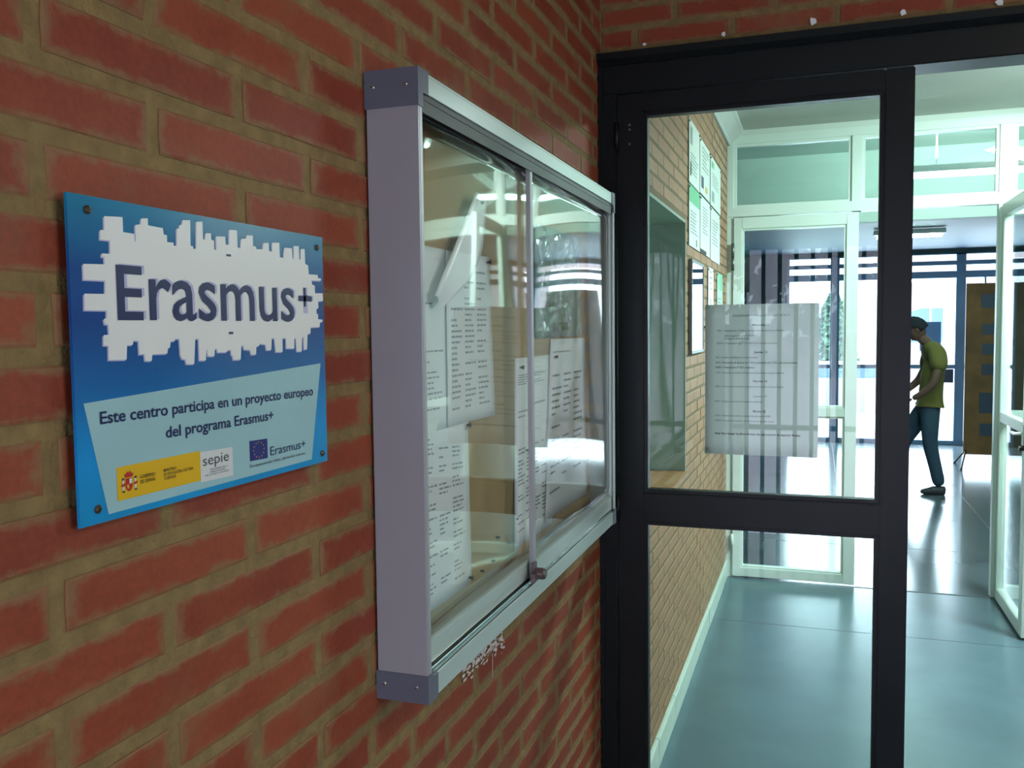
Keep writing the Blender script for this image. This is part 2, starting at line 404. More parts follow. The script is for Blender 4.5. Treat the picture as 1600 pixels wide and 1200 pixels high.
# wall around the black door: bricks over the header, seen at the top of the picture
wf = empty('wall_front', (0, 0, 0), 'red brick wall above and right of the black door frame', 'wall', None, 'structure')
boxes('mortar', [(0.0, 2.6, YD + 0.02, YD + 0.16, 2.335, HC), (1.55, 2.6, YD + 0.02, YD + 0.16, 0.0, 2.335)], M['mortar'], wf)
def lay_front():
    m = M['brick']; bm = bmesh.new(); n = 0
    k = 0; z = 2.3465
    while z < HC - 0.02:
        ph = 0.095 if k % 2 == 0 else 0.2183 - 0.02
        for i in range(-1, 11):
            s = max(0.0, ph + (i - 0) * BL - BL); e = min(2.6, ph + i * BL)
            if e - s < 0.03: continue
            if n < 90:
                me = R.choice(BM_FULL) if abs(e - s - BL) < 1e-4 else brick_mesh('brick', e - s - JV, BH - JH, R.randint(0, 9999), 0.0016)
                if not me.materials: me.materials.append(m)
                o = bpy.data.objects.new('brick', me); COL.objects.link(o); o.parent = wf
                o.location = ((s + e) / 2, YD + 0.02, z + BH / 2 - 0.002); o.rotation_euler = (0, 0, -math.pi / 2); n += 1
        z += BH; k += 1
    rows = []
    zz = 0.0; k = 0
    while zz < 2.33:
        ph = 1.55 if k % 2 else 1.67
        for i in range(6):
            s = max(1.55, ph + (i - 1) * BL); e = min(2.6, ph + i * BL)
            if e - s > 0.03: rows.append((s + JV / 2, e - JV / 2, YD + 0.0175, YD + 0.05, zz + JH / 2, min(zz + BH - JH / 2, 2.334)))
        zz += BH; k += 1
    o = boxes('brick_rows', rows, m, wf); o['kind'] = 'stuff'
lay_front()

# right wall and rear wall of the hall
wr = boxes('wall_right', [(2.6, 2.74, -1.0, 0.2, 0.0, HC), (2.6, 2.74, 1.5, YP, 0.0, HC), (2.6, 2.74, 0.2, 1.5, 0, 1.2), (2.6, 2.74, 0.2, 1.5, 2.3, HC)], M['fore_wall']); tag(wr, 'plain plaster wall on the right of the hall', 'wall', None, 'structure')
wb = boxes('wall_back', [(-0.14, -0.02, -1.09, -0.95, 0, HC), (1.42, 2.6, -1.09, -0.95, 0, HC), (-0.02, 1.42, -1.09, -0.95, 2.13, HC)], M['fore_wall'])
tag(wb, 'plain wall behind the viewer around the barred entrance', 'wall', None, 'structure')
ce = empty('ceiling', (0, 0, 0), 'grey white ceiling of hall and vestibule', 'ceiling', None, 'structure')
box('ceiling_slab', (-0.35, 2.8, -1.1, YP + 0.09, HC, HC + 0.12), M['ceil'], ce)
box('ceiling_beam', (0.0, 1.98, 4.10, 4.46, HC - 0.10, HC), M['beam'], ce)
# cornice along the vestibule's left wall
prism('trim_1', [(0.0, 2.76), (0.018, 2.76), (0.03, 2.775), (0.085, 2.825), (0.10, 2.835), (0.10, HC), (0.0, HC)], 'y', YD + 0.17, YP, M['ceil'])
tag(bpy.data.objects['trim_1'], 'pale cornice between tan brick wall and vestibule ceiling', 'trim', None, 'structure')

w9 = empty('fill_window', (2.6, 0.2, 1.2), 'added white framed window in the unseen right wall, for the side fill light', 'window', None, 'structure')  # window made up to go with the side fill light
boxes('window_frame', [(2.61, 2.66, 0.2, 0.25, 1.2, 2.3), (2.61, 2.66, 1.45, 1.5, 1.2, 2.3), (2.61, 2.66, 0.25, 1.45, 1.2, 1.25), (2.61, 2.66, 0.25, 1.45, 2.25, 2.3), (2.61, 2.66, 0.83, 0.87, 1.25, 2.25)], M['white_alu'], w9)
for a, b_ in ((0.25, 0.83), (0.87, 1.45)): box('pane', (2.634, 2.638, a, b_, 1.25, 2.25), M['exit_glass'], w9)
# barred entrance behind the viewer (it shows as a reflection in the black door's glass)
w1 = empty('window_1', (0, -1.0, 0), 'barred glazed entrance behind the viewer, reflected in the door glass', 'window', None, 'structure')
boxes('window_frame', [(-0.02, 0.0, -1.05, -0.96, 0, 2.13), (1.39, 1.42, -1.05, -0.96, 0, 2.13), (0.0, 1.39, -1.05, -0.96, 2.09, 2.13), (0.0, 1.39, -1.05, -0.96, 0, 0.02), (0.66, 0.71, -1.04, -0.97, 0.02, 2.09)], M['grille'], w1)
box('pane', (0.0, 1.39, -1.006, -1.002, 0.02, 2.09), M['exit_glass'], w1)
x = 0.045
while x < 1.36:
    if not 0.63 < x < 0.74: box('grille_bar', (x - 0.012, x + 0.012, -0.985, -0.965, 0.02, 2.09), M['grille'], w1)
    x += 0.0952
for z in (1.0,): box('grille_rail', (0.0, 1.39, -0.99, -0.96, z - 0.015, z + 0.015), M['grille'], w1)

# vestibule's left wall, tan brick with a plastered hatch
HOLE = (2.72, 3.92, 0.986, 2.083)
w2 = empty('wall_left', (0, 0, 0), 'tan brick wall of the vestibule with a plastered hatch opening', 'wall', None, 'structure')
ya, yb = YD + 0.06, YP
boxes('mortar', [(-0.30, 0.0, ya, HOLE[0], 0, HC), (-0.30, 0.0, HOLE[1], yb, 0, HC), (-0.30, 0.0, HOLE[0], HOLE[1], 0, HOLE[2] - 0.03), (-0.30, 0.0, HOLE[0], HOLE[1], HOLE[3], HC)], M['mortar_tan'], w2)
def sc_v(a, z):
    s = 6 - a
    if a < 2.85 : s -= 3
    if z > 2.75 or z < 0.1: s -= 5
    if a > 4.2 and z < 1.3: s -= 0.5
    return s
lay_bricks(w2, M['brick_tan'], ya, yb, 0.10, HC, lambda a, z: (0.0, a, z), sc_v, hole=HOLE)
e = 0.012
boxes('hatch_reveal', [(-0.32, 0.004, HOLE[1] - e, HOLE[1], HOLE[2], HOLE[3]), (-0.32, 0.004, HOLE[0], HOLE[0] + e, HOLE[2], HOLE[3]), (-0.32, 0.004, HOLE[0], HOLE[1], HOLE[3] - e, HOLE[3]), (-0.34, -0.30, HOLE[0], HOLE[1], HOLE[2], HOLE[3])], mat('grey_green_plaster', (150, 172, 160), 0.8, noise=0.05, nscale=8), w2)
box('window_sill', (-0.30, 0.012, HOLE[0], HOLE[1], HOLE[2] - 0.03, HOLE[2]), M['wood'], w2, bevel=0.004)
bb = empty('baseboard_left', (0, 0, 0), 'pale chipped skirting along the tan brick wall', 'baseboard', None, 'structure')
y = ya; k = 0
while y < YP - 0.05:
    e = min(y + 0.40, YP); c = R.uniform(-.002, .002)
    prism('skirting_tile', [(0.0, 0.0), (0.014 + c, 0.0), (0.014 + c, 0.098), (0.009, 0.108), (0.0, 0.108)], 'y', y + 0.002, e - 0.002, M['skirt'], bb); y = e

# lobby shell
wfar = empty('wall_far', (0, 0, 0), 'dark wall beside the exit doors at the far end of the lobby', 'wall', None, 'structure')
boxes('wall_slab', [(-1.6, 0.14, YX - 0.06, YX + 0.12, 0, 3.4), (0.14, 4.4, YX - 0.06, YX + 0.12, 2.56, 3.4)], M['lobby_dark'], wfar)
wls = boxes('wall_left', [(-1.74, -1.6, YP + 0.08, YX + 0.1, 0, 3.4), (-1.6, -0.30, YP + 0.0, YP + 0.10, 0, 3.4)], M['lobby_dark']); tag(wls, 'dark left wall of the lobby', 'wall', None, 'structure')
wrs = boxes('wall_right', [(4.4, 4.54, YP + 0.08, YX + 0.1, 0, 3.4), (2.62, 4.4, YP + 0.0, YP + 0.10, 0, 3.4)], M['plaster']); tag(wrs, 'pale right wall of the lobby', 'wall', None, 'structure')
c2 = empty('ceiling', (0, 0, 0), 'lobby ceiling, pale in front and lower and tinted blue for haze towards the exit', 'ceiling', None, 'structure')
box('ceiling_slab', (-1.74, 4.54, YP + 0.10, 9.42, 3.30, 3.42), M['bulkhead'], c2)
box('bulkhead', (-1.6, 4.4, 9.3, 9.42, 2.62, 3.30), M['bulkhead'], c2)
box('low_ceiling', (-1.6, 4.4, 9.42, YX - 0.06, 2.62, 2.72), M['lobby_ceil'], c2)
box('trim_2', (-0.3, 2.8, YP, YP + 0.07, 2.815, 3.3), M['bulkhead']); tag(bpy.data.objects['trim_2'], 'pale strip closing the gap above the white partition', 'trim', None, 'structure')

# ---------------------------------------------------------------- black door (door_1)
d1 = empty('door_1', (0, YD, 0), 'black painted double door frame with closed glazed left leaf', 'door', None, 'structure')
K = M['black']
box('jamb', (0.0, 0.048, YD, YD + 0.09, 0, 2.228), K, d1, bevel=0.003)
box('jamb', (1.49, 1.55, YD, YD + 0.09, 0, 2.228), K, d1, bevel=0.003)
box('header', (0.0, 1.55, YD, YD + 0.10, 2.228, 2.312), K, d1, bevel=0.003)
prism('header_moulding', [(YD - 0.022, 2.312), (YD - 0.022, 2.330), (YD + 0.03, 2.336), (YD + 0.03, 2.300), (YD - 0.008, 2.300)], 'x', -0.0, 1.57, K, d1)
box('jamb_moulding', (0.0, 0.014, YD - 0.010, YD + 0.004, 0, 2.30), K, d1)
# left leaf
lf = empty('door_leaf', (0, 0, 0)); lf.parent = d1
Lf = lambda n, d, m=K, b=0.0025: box(n, d, m, lf, bevel=b)
LF0, LF1 = YD + 0.004, YD + 0.046
Lf('stile', (0.050, 0.118, LF0, LF1, 0.012, 2.226)); Lf('stile', (0.697, 0.762, LF0, LF1, 0.012, 2.226))
Lf('top_rail', (0.118, 0.697, LF0, LF1, 2.178, 2.226)); Lf('middle_rail', (0.118, 0.697, LF0, LF1, 1.105, 1.182)); Lf('bottom_rail', (0.118, 0.697, LF0, LF1, 0.012, 0.16))
for (z0, z1) in ((1.182, 2.178), (0.16, 1.105)):
    boxes('glazing_bead', [(0.118, 0.128, LF0 + .006, LF1 - .004, z0, z1), (0.687, 0.697, LF0 + .006, LF1 - .004, z0, z1), (0.128, 0.687, LF0 + .006, LF1 - .004, z1 - 0.010, z1), (0.128, 0.687, LF0 + .006, LF1 - .004, z0, z0 + 0.010)], K, lf, bevel=0.0015)
    g = box('glass_pane', (0.126, 0.689, YD + 0.022, YD + 0.026, z0 + 0.008, z1 - 0.008), M['door_glass'], lf)
for z in (2.12, 1.14, 0.22):
    bm = bmesh.new(); cyl(bm, (0.049, YD - 0.002, z - 0.035), (0.049, YD - 0.002, z + 0.035), 0.0065); put('hinge', bm, K, lf, smooth=True)
for z in (2.147, 2.135, 2.098):
    bm = bmesh.new(); cyl(bm, (0.083, LF0 + 0.002, z), (0.083, LF0 - 0.002, z), 0.004, 0.003); put('bolt_head', bm, M['steel'], lf)
# right leaf stands open inside the vestibule, out of the picture
rl = empty('door_leaf', (0, 0, 0)); rl.parent = d1
a, b_ = YD + 0.10, YD + 0.80
for nm, d in (('stile', (1.45, 1.49, a, a + 0.075, 0.012, 2.226)), ('stile', (1.45, 1.49, b_ - 0.075, b_, 0.012, 2.226)), ('top_rail', (1.45, 1.49, a + 0.075, b_ - 0.075, 2.178, 2.226)),
              ('middle_rail', (1.45, 1.49, a + 0.075, b_ - 0.075, 1.105, 1.182)), ('bottom_rail', (1.45, 1.49, a + 0.075, b_ - 0.075, 0.012, 0.16)),):
    box(nm, d, K, rl, bevel=0.0025)
for (z0, z1) in ((1.182, 2.178), (0.16, 1.105)): box('glass_pane', (1.468, 1.472, a + 0.07, b_ - 0.07, z0, z1), M['door_glass'], rl)

# ---------------------------------------------------------------- white glazed partition (door_2)
d2 = empty('door_2', (0, YP, 0), 'white metal glazed partition with transom lights, one leaf closed and one open', 'door', None, 'structure')
A = M['white_alu']; Y0, Y1 = YP, YP + 0.055
box('jamb', (0.0, 0.040, Y0, Y1, 0, 2.815), A, d2, bevel=0.002)
box('head_rail', (0.0, 2.6, Y0 - 0.004, Y1, 2.765, 2.815), A, d2, bevel=0.002)
box('transom_rail', (0.0, 2.6, Y0 - 0.006, Y1, 2.312, 2.372), A, d2, bevel=0.002)
box('mullion', (0.738, 0.797, Y0 - 0.003, Y1, 2.312, 2.765), A, d2, bevel=0.002)
box('mullion', (1.535, 1.612, Y0 - 0.003, Y1, 0, 2.765), A, d2, bevel=0.002)
box('jamb', (2.54, 2.6, Y0, Y1, 0, 2.765), A, d2, bevel=0.002)
for s, e in ((0.040, 0.738), (0.797, 1.535), (1.612, 2.54)):
    tl = boxes('transom_bead', [(s, s + 0.018, Y0 + .008, Y1 - .008, 2.372, 2.765), (e - 0.018, e, Y0 + .008, Y1 - .008, 2.372, 2.765), (s + .018, e - .018, Y0 + .008, Y1 - .008, 2.747, 2.765), (s + .018, e - .018, Y0 + .008, Y1 - .008, 2.372, 2.386)], A, d2)
    box('transom_pane', (s + 0.012, e - 0.012, Y0 + 0.026, Y0 + 0.030, 2.38, 2.755), M['white_glass'], d2)
# closed left leaf
l2 = empty('door_leaf', (0, 0, 0)); l2.parent = d2
B2 = lambda n, d, p=l2: box(n, d, A, p, bevel=0.002)
B2('stile', (0.044, 0.094, Y0 - 0.012, Y1 - 0.01, 0.010, 2.306)); B2('stile', (0.712, 0.781, Y0 - 0.012, Y1 - 0.01, 0.010, 2.306))
B2('top_rail', (0.094, 0.712, Y0 - 0.012, Y1 - 0.01, 2.235, 2.306)); B2('middle_rail', (0.094, 0.712, Y0 - 0.012, Y1 - 0.01, 1.056, 1.112)); B2('bottom_rail', (0.094, 0.712, Y0 - 0.012, Y1 - 0.01, 0.012, 0.070))
for (z0, z1) in ((1.112, 2.235), (0.070, 1.056)):
    boxes('glazing_bead', [(0.094, 0.106, Y0 - .004, Y1 - .016, z0, z1), (0.700, 0.712, Y0 - .004, Y1 - .016, z0, z1), (0.106, 0.700, Y0 - .004, Y1 - .016, z1 - .012, z1), (0.106, 0.700, Y0 - .004, Y1 - .016, z0, z0 + .012)], A, l2)
    box('glass_pane', (0.10, 0.706, Y0 + 0.018, Y0 + 0.022, z0 + .005, z1 - .005), M['white_glass'], l2)
for z in (2.10, 2.02, 0.24):
    bm = bmesh.new(); cyl(bm, (0.040, Y0 - 0.018, z - 0.045), (0.040, Y0 - 0.018, z + 0.045), 0.009); put('hinge', bm, M['steel'] if z > 1 else A, l2, smooth=True)
# open right leaf, swung towards the viewer
l3 = empty('door_leaf', (0, 0, 0)); l3.parent = d2
X0, X1 = 1.548, 1.592; ya_, yb_ = 5.035, 5.775
B3 = lambda n, d: box(n, d, A, l3, bevel=0.003)
B3('stile', (X0, X1, ya_, ya_ + 0.072, 0.012, 2.306)); B3('stile', (X0, X1, yb_ - 0.072, yb_, 0.012, 2.306))
B3('top_rail', (X0, X1, ya_ + .072, yb_ - .072, 2.235, 2.306)); B3('middle_rail', (X0, X1, ya_ + .072, yb_ - .072, 1.056, 1.112)); B3('bottom_rail', (X0, X1, ya_ + .072, yb_ - .072, 0.012, 0.082))
for (z0, z1) in ((1.112, 2.235), (0.082, 1.056)): box('glass_pane', (X0 + .02, X0 + .024, ya_ + .066, yb_ - .066, z0 - .004, z1 + .004), M['white_glass'], l3)
box('lock_plate', (X0 + 0.010, X1 - 0.006, ya_ - 0.0025, ya_ + 0.001, 0.94, 1.165), M['steel'], l3)
bm = bmesh.new()
bx(bm, X0 - 0.008, X0, ya_ + 0.022, ya_ + 0.050, 1.00, 1.105)
cyl(bm, (X0 - 0.006, ya_ + 0.036, 1.06), (X0 - 0.048, ya_ + 0.036, 1.06), 0.009, 0.008)
cyl(bm, (X0 - 0.046, ya_ + 0.030, 1.062), (X0 - 0.046, ya_ + 0.125, 1.058), 0.009, 0.007); cyl(bm, (X0 - 0.046, ya_ + 0.123, 1.058), (X0 - 0.038, ya_ + 0.150, 1.050), 0.007, 0.006)
put('handle', bm, A, l3, bevel=0.0)
bm = bmesh.new(); cyl(bm, (X0, ya_ + 0.036, 0.985), (X0 - 0.022, ya_ + 0.036, 0.985), 0.014); put('lock_cylinder', bm, M['pin'], l3)
bm = bmesh.new(); cyl(bm, (X0 + 0.022, ya_ - 0.001, 0.05), (X0 + 0.022, ya_ + 0.002, 0.05), 0.006); put('bolt_hole', bm, M['pin'], l3)
bm = bmesh.new(); cyl(bm, (X0 + 0.022, ya_ + 0.03, 0.0), (X0 + 0.022, ya_ + 0.03, 0.014), 0.006); put('floor_bolt', bm, M['steel'], l3)
# fixed side light right of the open leaf
boxes('side_light_rail', [(1.612, 2.54, Y0, Y1, 1.056, 1.112), (1.612, 2.54, Y0, Y1, 0.0, 0.07), (1.612, 2.54, Y0, Y1, 2.25, 2.312)], A, d2)
box('side_light_pane', (1.612, 2.54, Y0 + 0.026, Y0 + 0.030, 0.07, 2.25), M['white_glass'], d2)

# ---------------------------------------------------------------- exit glazing (door_3)
d3 = empty('door_3', (0, YX, 0), 'glazed exit doors in metal lightened blue for glare haze, with louvre windows above, at the lobby end', 'door', None, 'structure')
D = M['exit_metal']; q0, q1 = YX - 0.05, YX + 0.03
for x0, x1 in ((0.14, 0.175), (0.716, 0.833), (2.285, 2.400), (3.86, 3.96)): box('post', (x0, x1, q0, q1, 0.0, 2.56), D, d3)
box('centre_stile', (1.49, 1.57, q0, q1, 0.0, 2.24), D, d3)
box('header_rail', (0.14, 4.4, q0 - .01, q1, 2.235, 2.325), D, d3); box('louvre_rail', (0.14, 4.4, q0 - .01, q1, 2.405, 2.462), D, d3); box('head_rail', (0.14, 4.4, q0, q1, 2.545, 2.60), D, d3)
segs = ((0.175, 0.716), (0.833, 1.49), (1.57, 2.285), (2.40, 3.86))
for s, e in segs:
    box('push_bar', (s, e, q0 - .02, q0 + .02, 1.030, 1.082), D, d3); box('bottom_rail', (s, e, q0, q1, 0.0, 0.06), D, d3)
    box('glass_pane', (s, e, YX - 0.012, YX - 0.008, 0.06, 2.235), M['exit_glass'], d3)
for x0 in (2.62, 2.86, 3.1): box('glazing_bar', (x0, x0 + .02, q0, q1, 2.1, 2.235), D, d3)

# ---------------------------------------------------------------- outdoors
g = box('ground', (-30, 34, YX + 0.10, 60, -0.25, -0.03), M['ground']); tag(g, 'pale sunlit concrete yard outside the exit doors', 'ground', None, 'structure')
g = box('ground', (-8, 10, -12, -1.10, -0.25, -0.03), M['ground']); tag(g, 'pale yard outside the barred rear entrance', 'ground', None, 'structure')

# ================================================================ THINGS
# ---- plaque
PY0, PY1, PZ0, PZ1 = 0.530, 0.898, 1.469, 1.728
pw, ph_ = PY1 - PY0, PZ1 - PZ0
pq = empty('plaque', (0, PY0, PZ0), 'blue acrylic plaque screwed to the bricks left of the display case', 'plaque')
XP = 0.0105
box('acrylic_sheet', (0.0078, XP, PY0, PY1, PZ0, PZ1), M['print_blue'], pq, bevel=0.0006)
def S(s, t): return (PY0 + s * pw, PZ0 + t * ph_)
def flat(name, pts, m, lay, parent=pq):
    x = XP + 0.00025 * lay
    bm = bmesh.new(); vs = [bm.verts.new((x, *S(*p))) for p in pts]; f = bm.faces.new(vs)
    f.normal_update()
    if f.normal.x < 0: f.normal_flip()
    bmesh.ops.triangulate(bm, faces=[f]); me = bpy.data.meshes.new(name); bm.to_mesh(me); bm.free()
    return link(name, me, m, parent)
SPL = [(0.101, 0.945), (0.155, 0.951), (0.155, 0.904), (0.189, 0.903), (0.189, 0.88), (0.193, 0.88), (0.193, 0.932), (0.211, 0.937), (0.213, 0.956), (0.234, 0.96), (0.234, 0.937), (0.283, 0.935), (0.285, 0.914), (0.296, 0.914), (0.296, 0.89), (0.318, 0.891), (0.318, 0.881), (0.329, 0.881), (0.331, 0.941), (0.341, 0.943), (0.341, 0.954), (0.351, 0.957), (0.353, 0.973), (0.381, 0.977), (0.379, 0.888), (0.388, 0.887), (0.389, 0.878), (0.4, 0.88), (0.403, 0.975), (0.427, 0.979), (0.427, 0.916), (0.435, 0.916), (0.438, 0.94), (0.459, 0.942), (0.459, 0.918), (0.47, 0.918), (0.47, 0.884), (0.478, 0.885), (0.478, 0.934), (0.516, 0.938), (0.517, 0.909), (0.531, 0.909), (0.534, 0.966), (0.567, 0.968), (0.567, 0.906), (0.579, 0.901), (0.584, 0.939), (0.607, 0.943), (0.61, 0.956), (0.636, 0.958), (0.636, 0.918), (0.648, 0.917), (0.652, 0.907), (0.68, 0.91), (0.684, 0.935), (0.709, 0.939), (0.711, 0.907), (0.725, 0.905), (0.727, 0.942), (0.762, 0.946), (0.763, 0.888), (0.781, 0.886), (0.787, 0.929), (0.826, 0.931), (0.829, 0.888), (0.836, 0.889), (0.836, 0.942), (0.863, 0.944), (0.864, 0.888), (0.872, 0.889), (0.874, 0.934), (0.895, 0.936), (0.896, 0.873), (0.912, 0.867), (0.914, 0.83), (0.964, 0.831), (0.967, 0.817), (0.984, 0.817), (0.984, 0.807), (0.929, 0.805), (0.932, 0.787), (0.947, 0.783), (0.947, 0.75), (0.992, 0.752), (0.993, 0.719), (0.964, 0.715), (0.965, 0.686), (0.953, 0.682), (0.954, 0.66), (0.962, 0.659), (0.961, 0.637), (0.987, 0.635), (0.987, 0.626), (0.971, 0.623), (0.97, 0.603), (0.918, 0.601), (0.915, 0.574), (0.899, 0.573), (0.894, 0.507), (0.877, 0.507), (0.877, 0.559), (0.869, 0.559), (0.865, 0.499), (0.838, 0.5), (0.835, 0.556), (0.827, 0.556), (0.825, 0.513), (0.783, 0.515), (0.783, 0.557), (0.765, 0.557), (0.764, 0.501), (0.731, 0.502), (0.725, 0.558), (0.712, 0.558), (0.708, 0.511), (0.684, 0.511), (0.682, 0.533), (0.654, 0.538), (0.651, 0.529), (0.638, 0.527), (0.636, 0.496), (0.614, 0.496), (0.61, 0.514), (0.583, 0.517), (0.578, 0.532), (0.571, 0.533), (0.566, 0.479), (0.535, 0.48), (0.532, 0.497), (0.527, 0.498), (0.526, 0.517), (0.511, 0.518), (0.509, 0.51), (0.471, 0.511), (0.468, 0.524), (0.46, 0.524), (0.457, 0.497), (0.432, 0.499), (0.429, 0.522), (0.426, 0.522), (0.423, 0.484), (0.398, 0.485), (0.398, 0.562), (0.385, 0.562), (0.378, 0.473), (0.35, 0.475), (0.347, 0.491), (0.335, 0.494), (0.329, 0.508), (0.327, 0.563), (0.312, 0.564), (0.311, 0.556), (0.296, 0.555), (0.293, 0.534), (0.286, 0.532), (0.283, 0.514), (0.233, 0.514), (0.23, 0.492), (0.209, 0.494), (0.207, 0.516), (0.191, 0.515), (0.19, 0.559), (0.174, 0.561), (0.172, 0.547), (0.154, 0.546), (0.151, 0.5), (0.098, 0.502), (0.099, 0.546), (0.085, 0.548), (0.086, 0.579), (0.102, 0.58), (0.101, 0.612), (0.091, 0.613), (0.089, 0.629), (0.097, 0.632), (0.098, 0.655), (0.036, 0.655), (0.037, 0.704), (0.095, 0.706), (0.097, 0.747), (0.037, 0.746), (0.037, 0.793), (0.097, 0.797), (0.097, 0.819), (0.09, 0.819), (0.09, 0.83), (0.114, 0.831), (0.115, 0.872), (0.087, 0.872), (0.088, 0.901), (0.1, 0.902)]
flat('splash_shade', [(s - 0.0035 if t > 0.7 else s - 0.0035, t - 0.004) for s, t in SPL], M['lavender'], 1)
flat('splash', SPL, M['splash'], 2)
# logo lettering: shaded copy first, then the dark face
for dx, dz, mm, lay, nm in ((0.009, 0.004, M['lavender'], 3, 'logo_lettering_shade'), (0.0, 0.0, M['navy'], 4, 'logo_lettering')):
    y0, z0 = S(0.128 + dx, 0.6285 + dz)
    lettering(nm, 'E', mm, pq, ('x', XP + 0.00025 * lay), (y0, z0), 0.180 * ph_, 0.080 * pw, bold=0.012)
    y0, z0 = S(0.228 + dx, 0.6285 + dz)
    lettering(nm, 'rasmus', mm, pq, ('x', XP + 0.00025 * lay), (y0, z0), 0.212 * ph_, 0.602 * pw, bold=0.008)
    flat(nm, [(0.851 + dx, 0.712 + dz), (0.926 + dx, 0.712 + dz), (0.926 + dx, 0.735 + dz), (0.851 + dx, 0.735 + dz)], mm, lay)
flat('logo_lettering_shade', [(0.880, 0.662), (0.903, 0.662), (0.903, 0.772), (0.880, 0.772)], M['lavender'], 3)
flat('logo_lettering', [(0.880, 0.69), (0.893, 0.69), (0.893, 0.77), (0.880, 0.77)], M['navy'], 4)
for c in ((0.518, 0.866), (0.518, 0.577)): flat('splash_hole', [(c[0], c[1]), (c[0] + .018, c[1]), (c[0] + .018, c[1] + .008), (c[0], c[1] + .008)], M['navy'], 4)
flat('pale_panel', [(0.0236, 0.3742), (0.9703, 0.4421), (0.906, 0.0258), (0.0811, 0.0215)], M['pale_panel'], 1)
def ln(s, text, x0, z, wid, cap, m, bold=0.0, lay=3): 
    y_, z_ = S(x0, z); lettering(s, text, m, pq, ('x', XP + 0.00025 * lay), (y_, z_), cap * ph_, wid * pw, bold=bold)
ln('plaque_lettering', 'Este centro participa en un proyecto europeo', 0.0661, 0.3060, 0.855, 0.040, M['navy'], 0.016)
ln('plaque_lettering', 'del programa Erasmus+', 0.2681, 0.2290, 0.441, 0.040, M['navy'], 0.016)
flat('yellow_strip', [(0.108, 0.162), (0.389, 0.162), (0.389, 0.055), (0.108, 0.055)], M['yellow'], 2)
flat('white_strip', [(0.389, 0.157), (0.519, 0.152), (0.519, 0.044), (0.389, 0.048)], M['white_print'], 2)
ln('logo_lettering', 'sepie', 0.3975, 0.1045, 0.104, 0.040, M['ink_dark'], 0.0)
ln('small_lettering', 'SERVICIO ESPAÑOL PARA LA', 0.425, 0.0830, 0.070, 0.006, M['grey_print'])
ln('small_lettering', 'INTERNACIONALIZACIÓN', 0.425, 0.0740, 0.060, 0.006, M['grey_print'])
ln('small_lettering', 'DE LA EDUCACIÓN', 0.405, 0.0650, 0.095, 0.006, M['grey_print'])
ln('small_lettering', 'GOBIERNO', 0.1787, 0.1110, 0.049, 0.0125, M['brown_print'], 0.012)
ln('small_lettering', 'DE ESPAÑA', 0.1787, 0.0940, 0.049, 0.0125, M['brown_print'], 0.012)
ln('small_lettering', 'MINISTERIO', 0.2560, 0.1150, 0.044, 0.0110, M['brown_print'], 0.012)
ln('small_lettering', 'DE EDUCACIÓN, CULTURA', 0.2560, 0.1010, 0.105, 0.0110, M['brown_print'], 0.012)
ln('small_lettering', 'Y DEPORTE', 0.2560, 0.0870, 0.042, 0.0110, M['brown_print'], 0.012)
# coat of arms
flat('coat_of_arms', [(0.1335, 0.121), (0.1535, 0.121), (0.1545, 0.093), (0.150, 0.083), (0.1435, 0.078), (0.137, 0.083), (0.1325, 0.093)], M['red_print'], 3)
flat('coat_quarter', [(0.144, 0.119), (0.152, 0.119), (0.152, 0.103), (0.144, 0.103)], M['white_print'], 4)
flat('coat_quarter', [(0.136, 0.101), (0.143, 0.101), (0.143, 0.087), (0.137, 0.090)], M['gold'], 4)
flat('coat_crown', [(0.132, 0.124), (0.155, 0.124), (0.158, 0.138), (0.152, 0.134), (0.149, 0.144), (0.1445, 0.136), (0.1435, 0.150), (0.1425, 0.136), (0.138, 0.144), (0.135, 0.134), (0.129, 0.138)], M['red_print'], 3)
for sx_ in (0.1235, 0.1610):
    flat('coat_column', [(sx_, 0.117), (sx_ + .0045, 0.117), (sx_ + .0045, 0.084), (sx_, 0.084)], M['white_print'], 3)
    flat('coat_column_cap', [(sx_ - .0015, 0.124), (sx_ + .006, 0.124), (sx_ + .006, 0.117), (sx_ - .0015, 0.117)], M['ink_dark'], 4)
    flat('coat_column_base', [(sx_ - .0015, 0.084), (sx_ + .006, 0.084), (sx_ + .006, 0.078), (sx_ - .0015, 0.078)], M['ink_dark'], 4)
    flat('coat_ribbon', [(sx_ - .003, 0.104), (sx_ + .0075, 0.108), (sx_ + .0075, 0.100), (sx_ - .003, 0.096)], M['red_print'], 4)
flat('flag', [(0.594, 0.1605), (0.6765, 0.1570), (0.6765, 0.0780), (0.594, 0.0815)], M['eu_blue'], 2)
for i in range(12):
    a = i * math.pi / 6; cx, cy = 0.635 + 0.024 * math.cos(a), 0.1195 + 0.030 * math.sin(a); pts = []
    for j in range(10):
        r = (0.0042 if j % 2 == 0 else 0.0018); b_ = math.pi / 2 + j * math.pi / 5; pts.append((cx + r * math.cos(b_) * 0.75, cy + r * math.sin(b_)))
    flat('flag_star', pts, M['gold'], 3)
ln('logo_lettering', 'Erasmus+', 0.6895, 0.0850, 0.182, 0.038, M['navy'], 0.0)
ln('small_lettering', 'Enriqueciendo vidas, abriendo mentes.', 0.594, 0.0560, 0.277, 0.0130, M['grey_print'], 0.0)
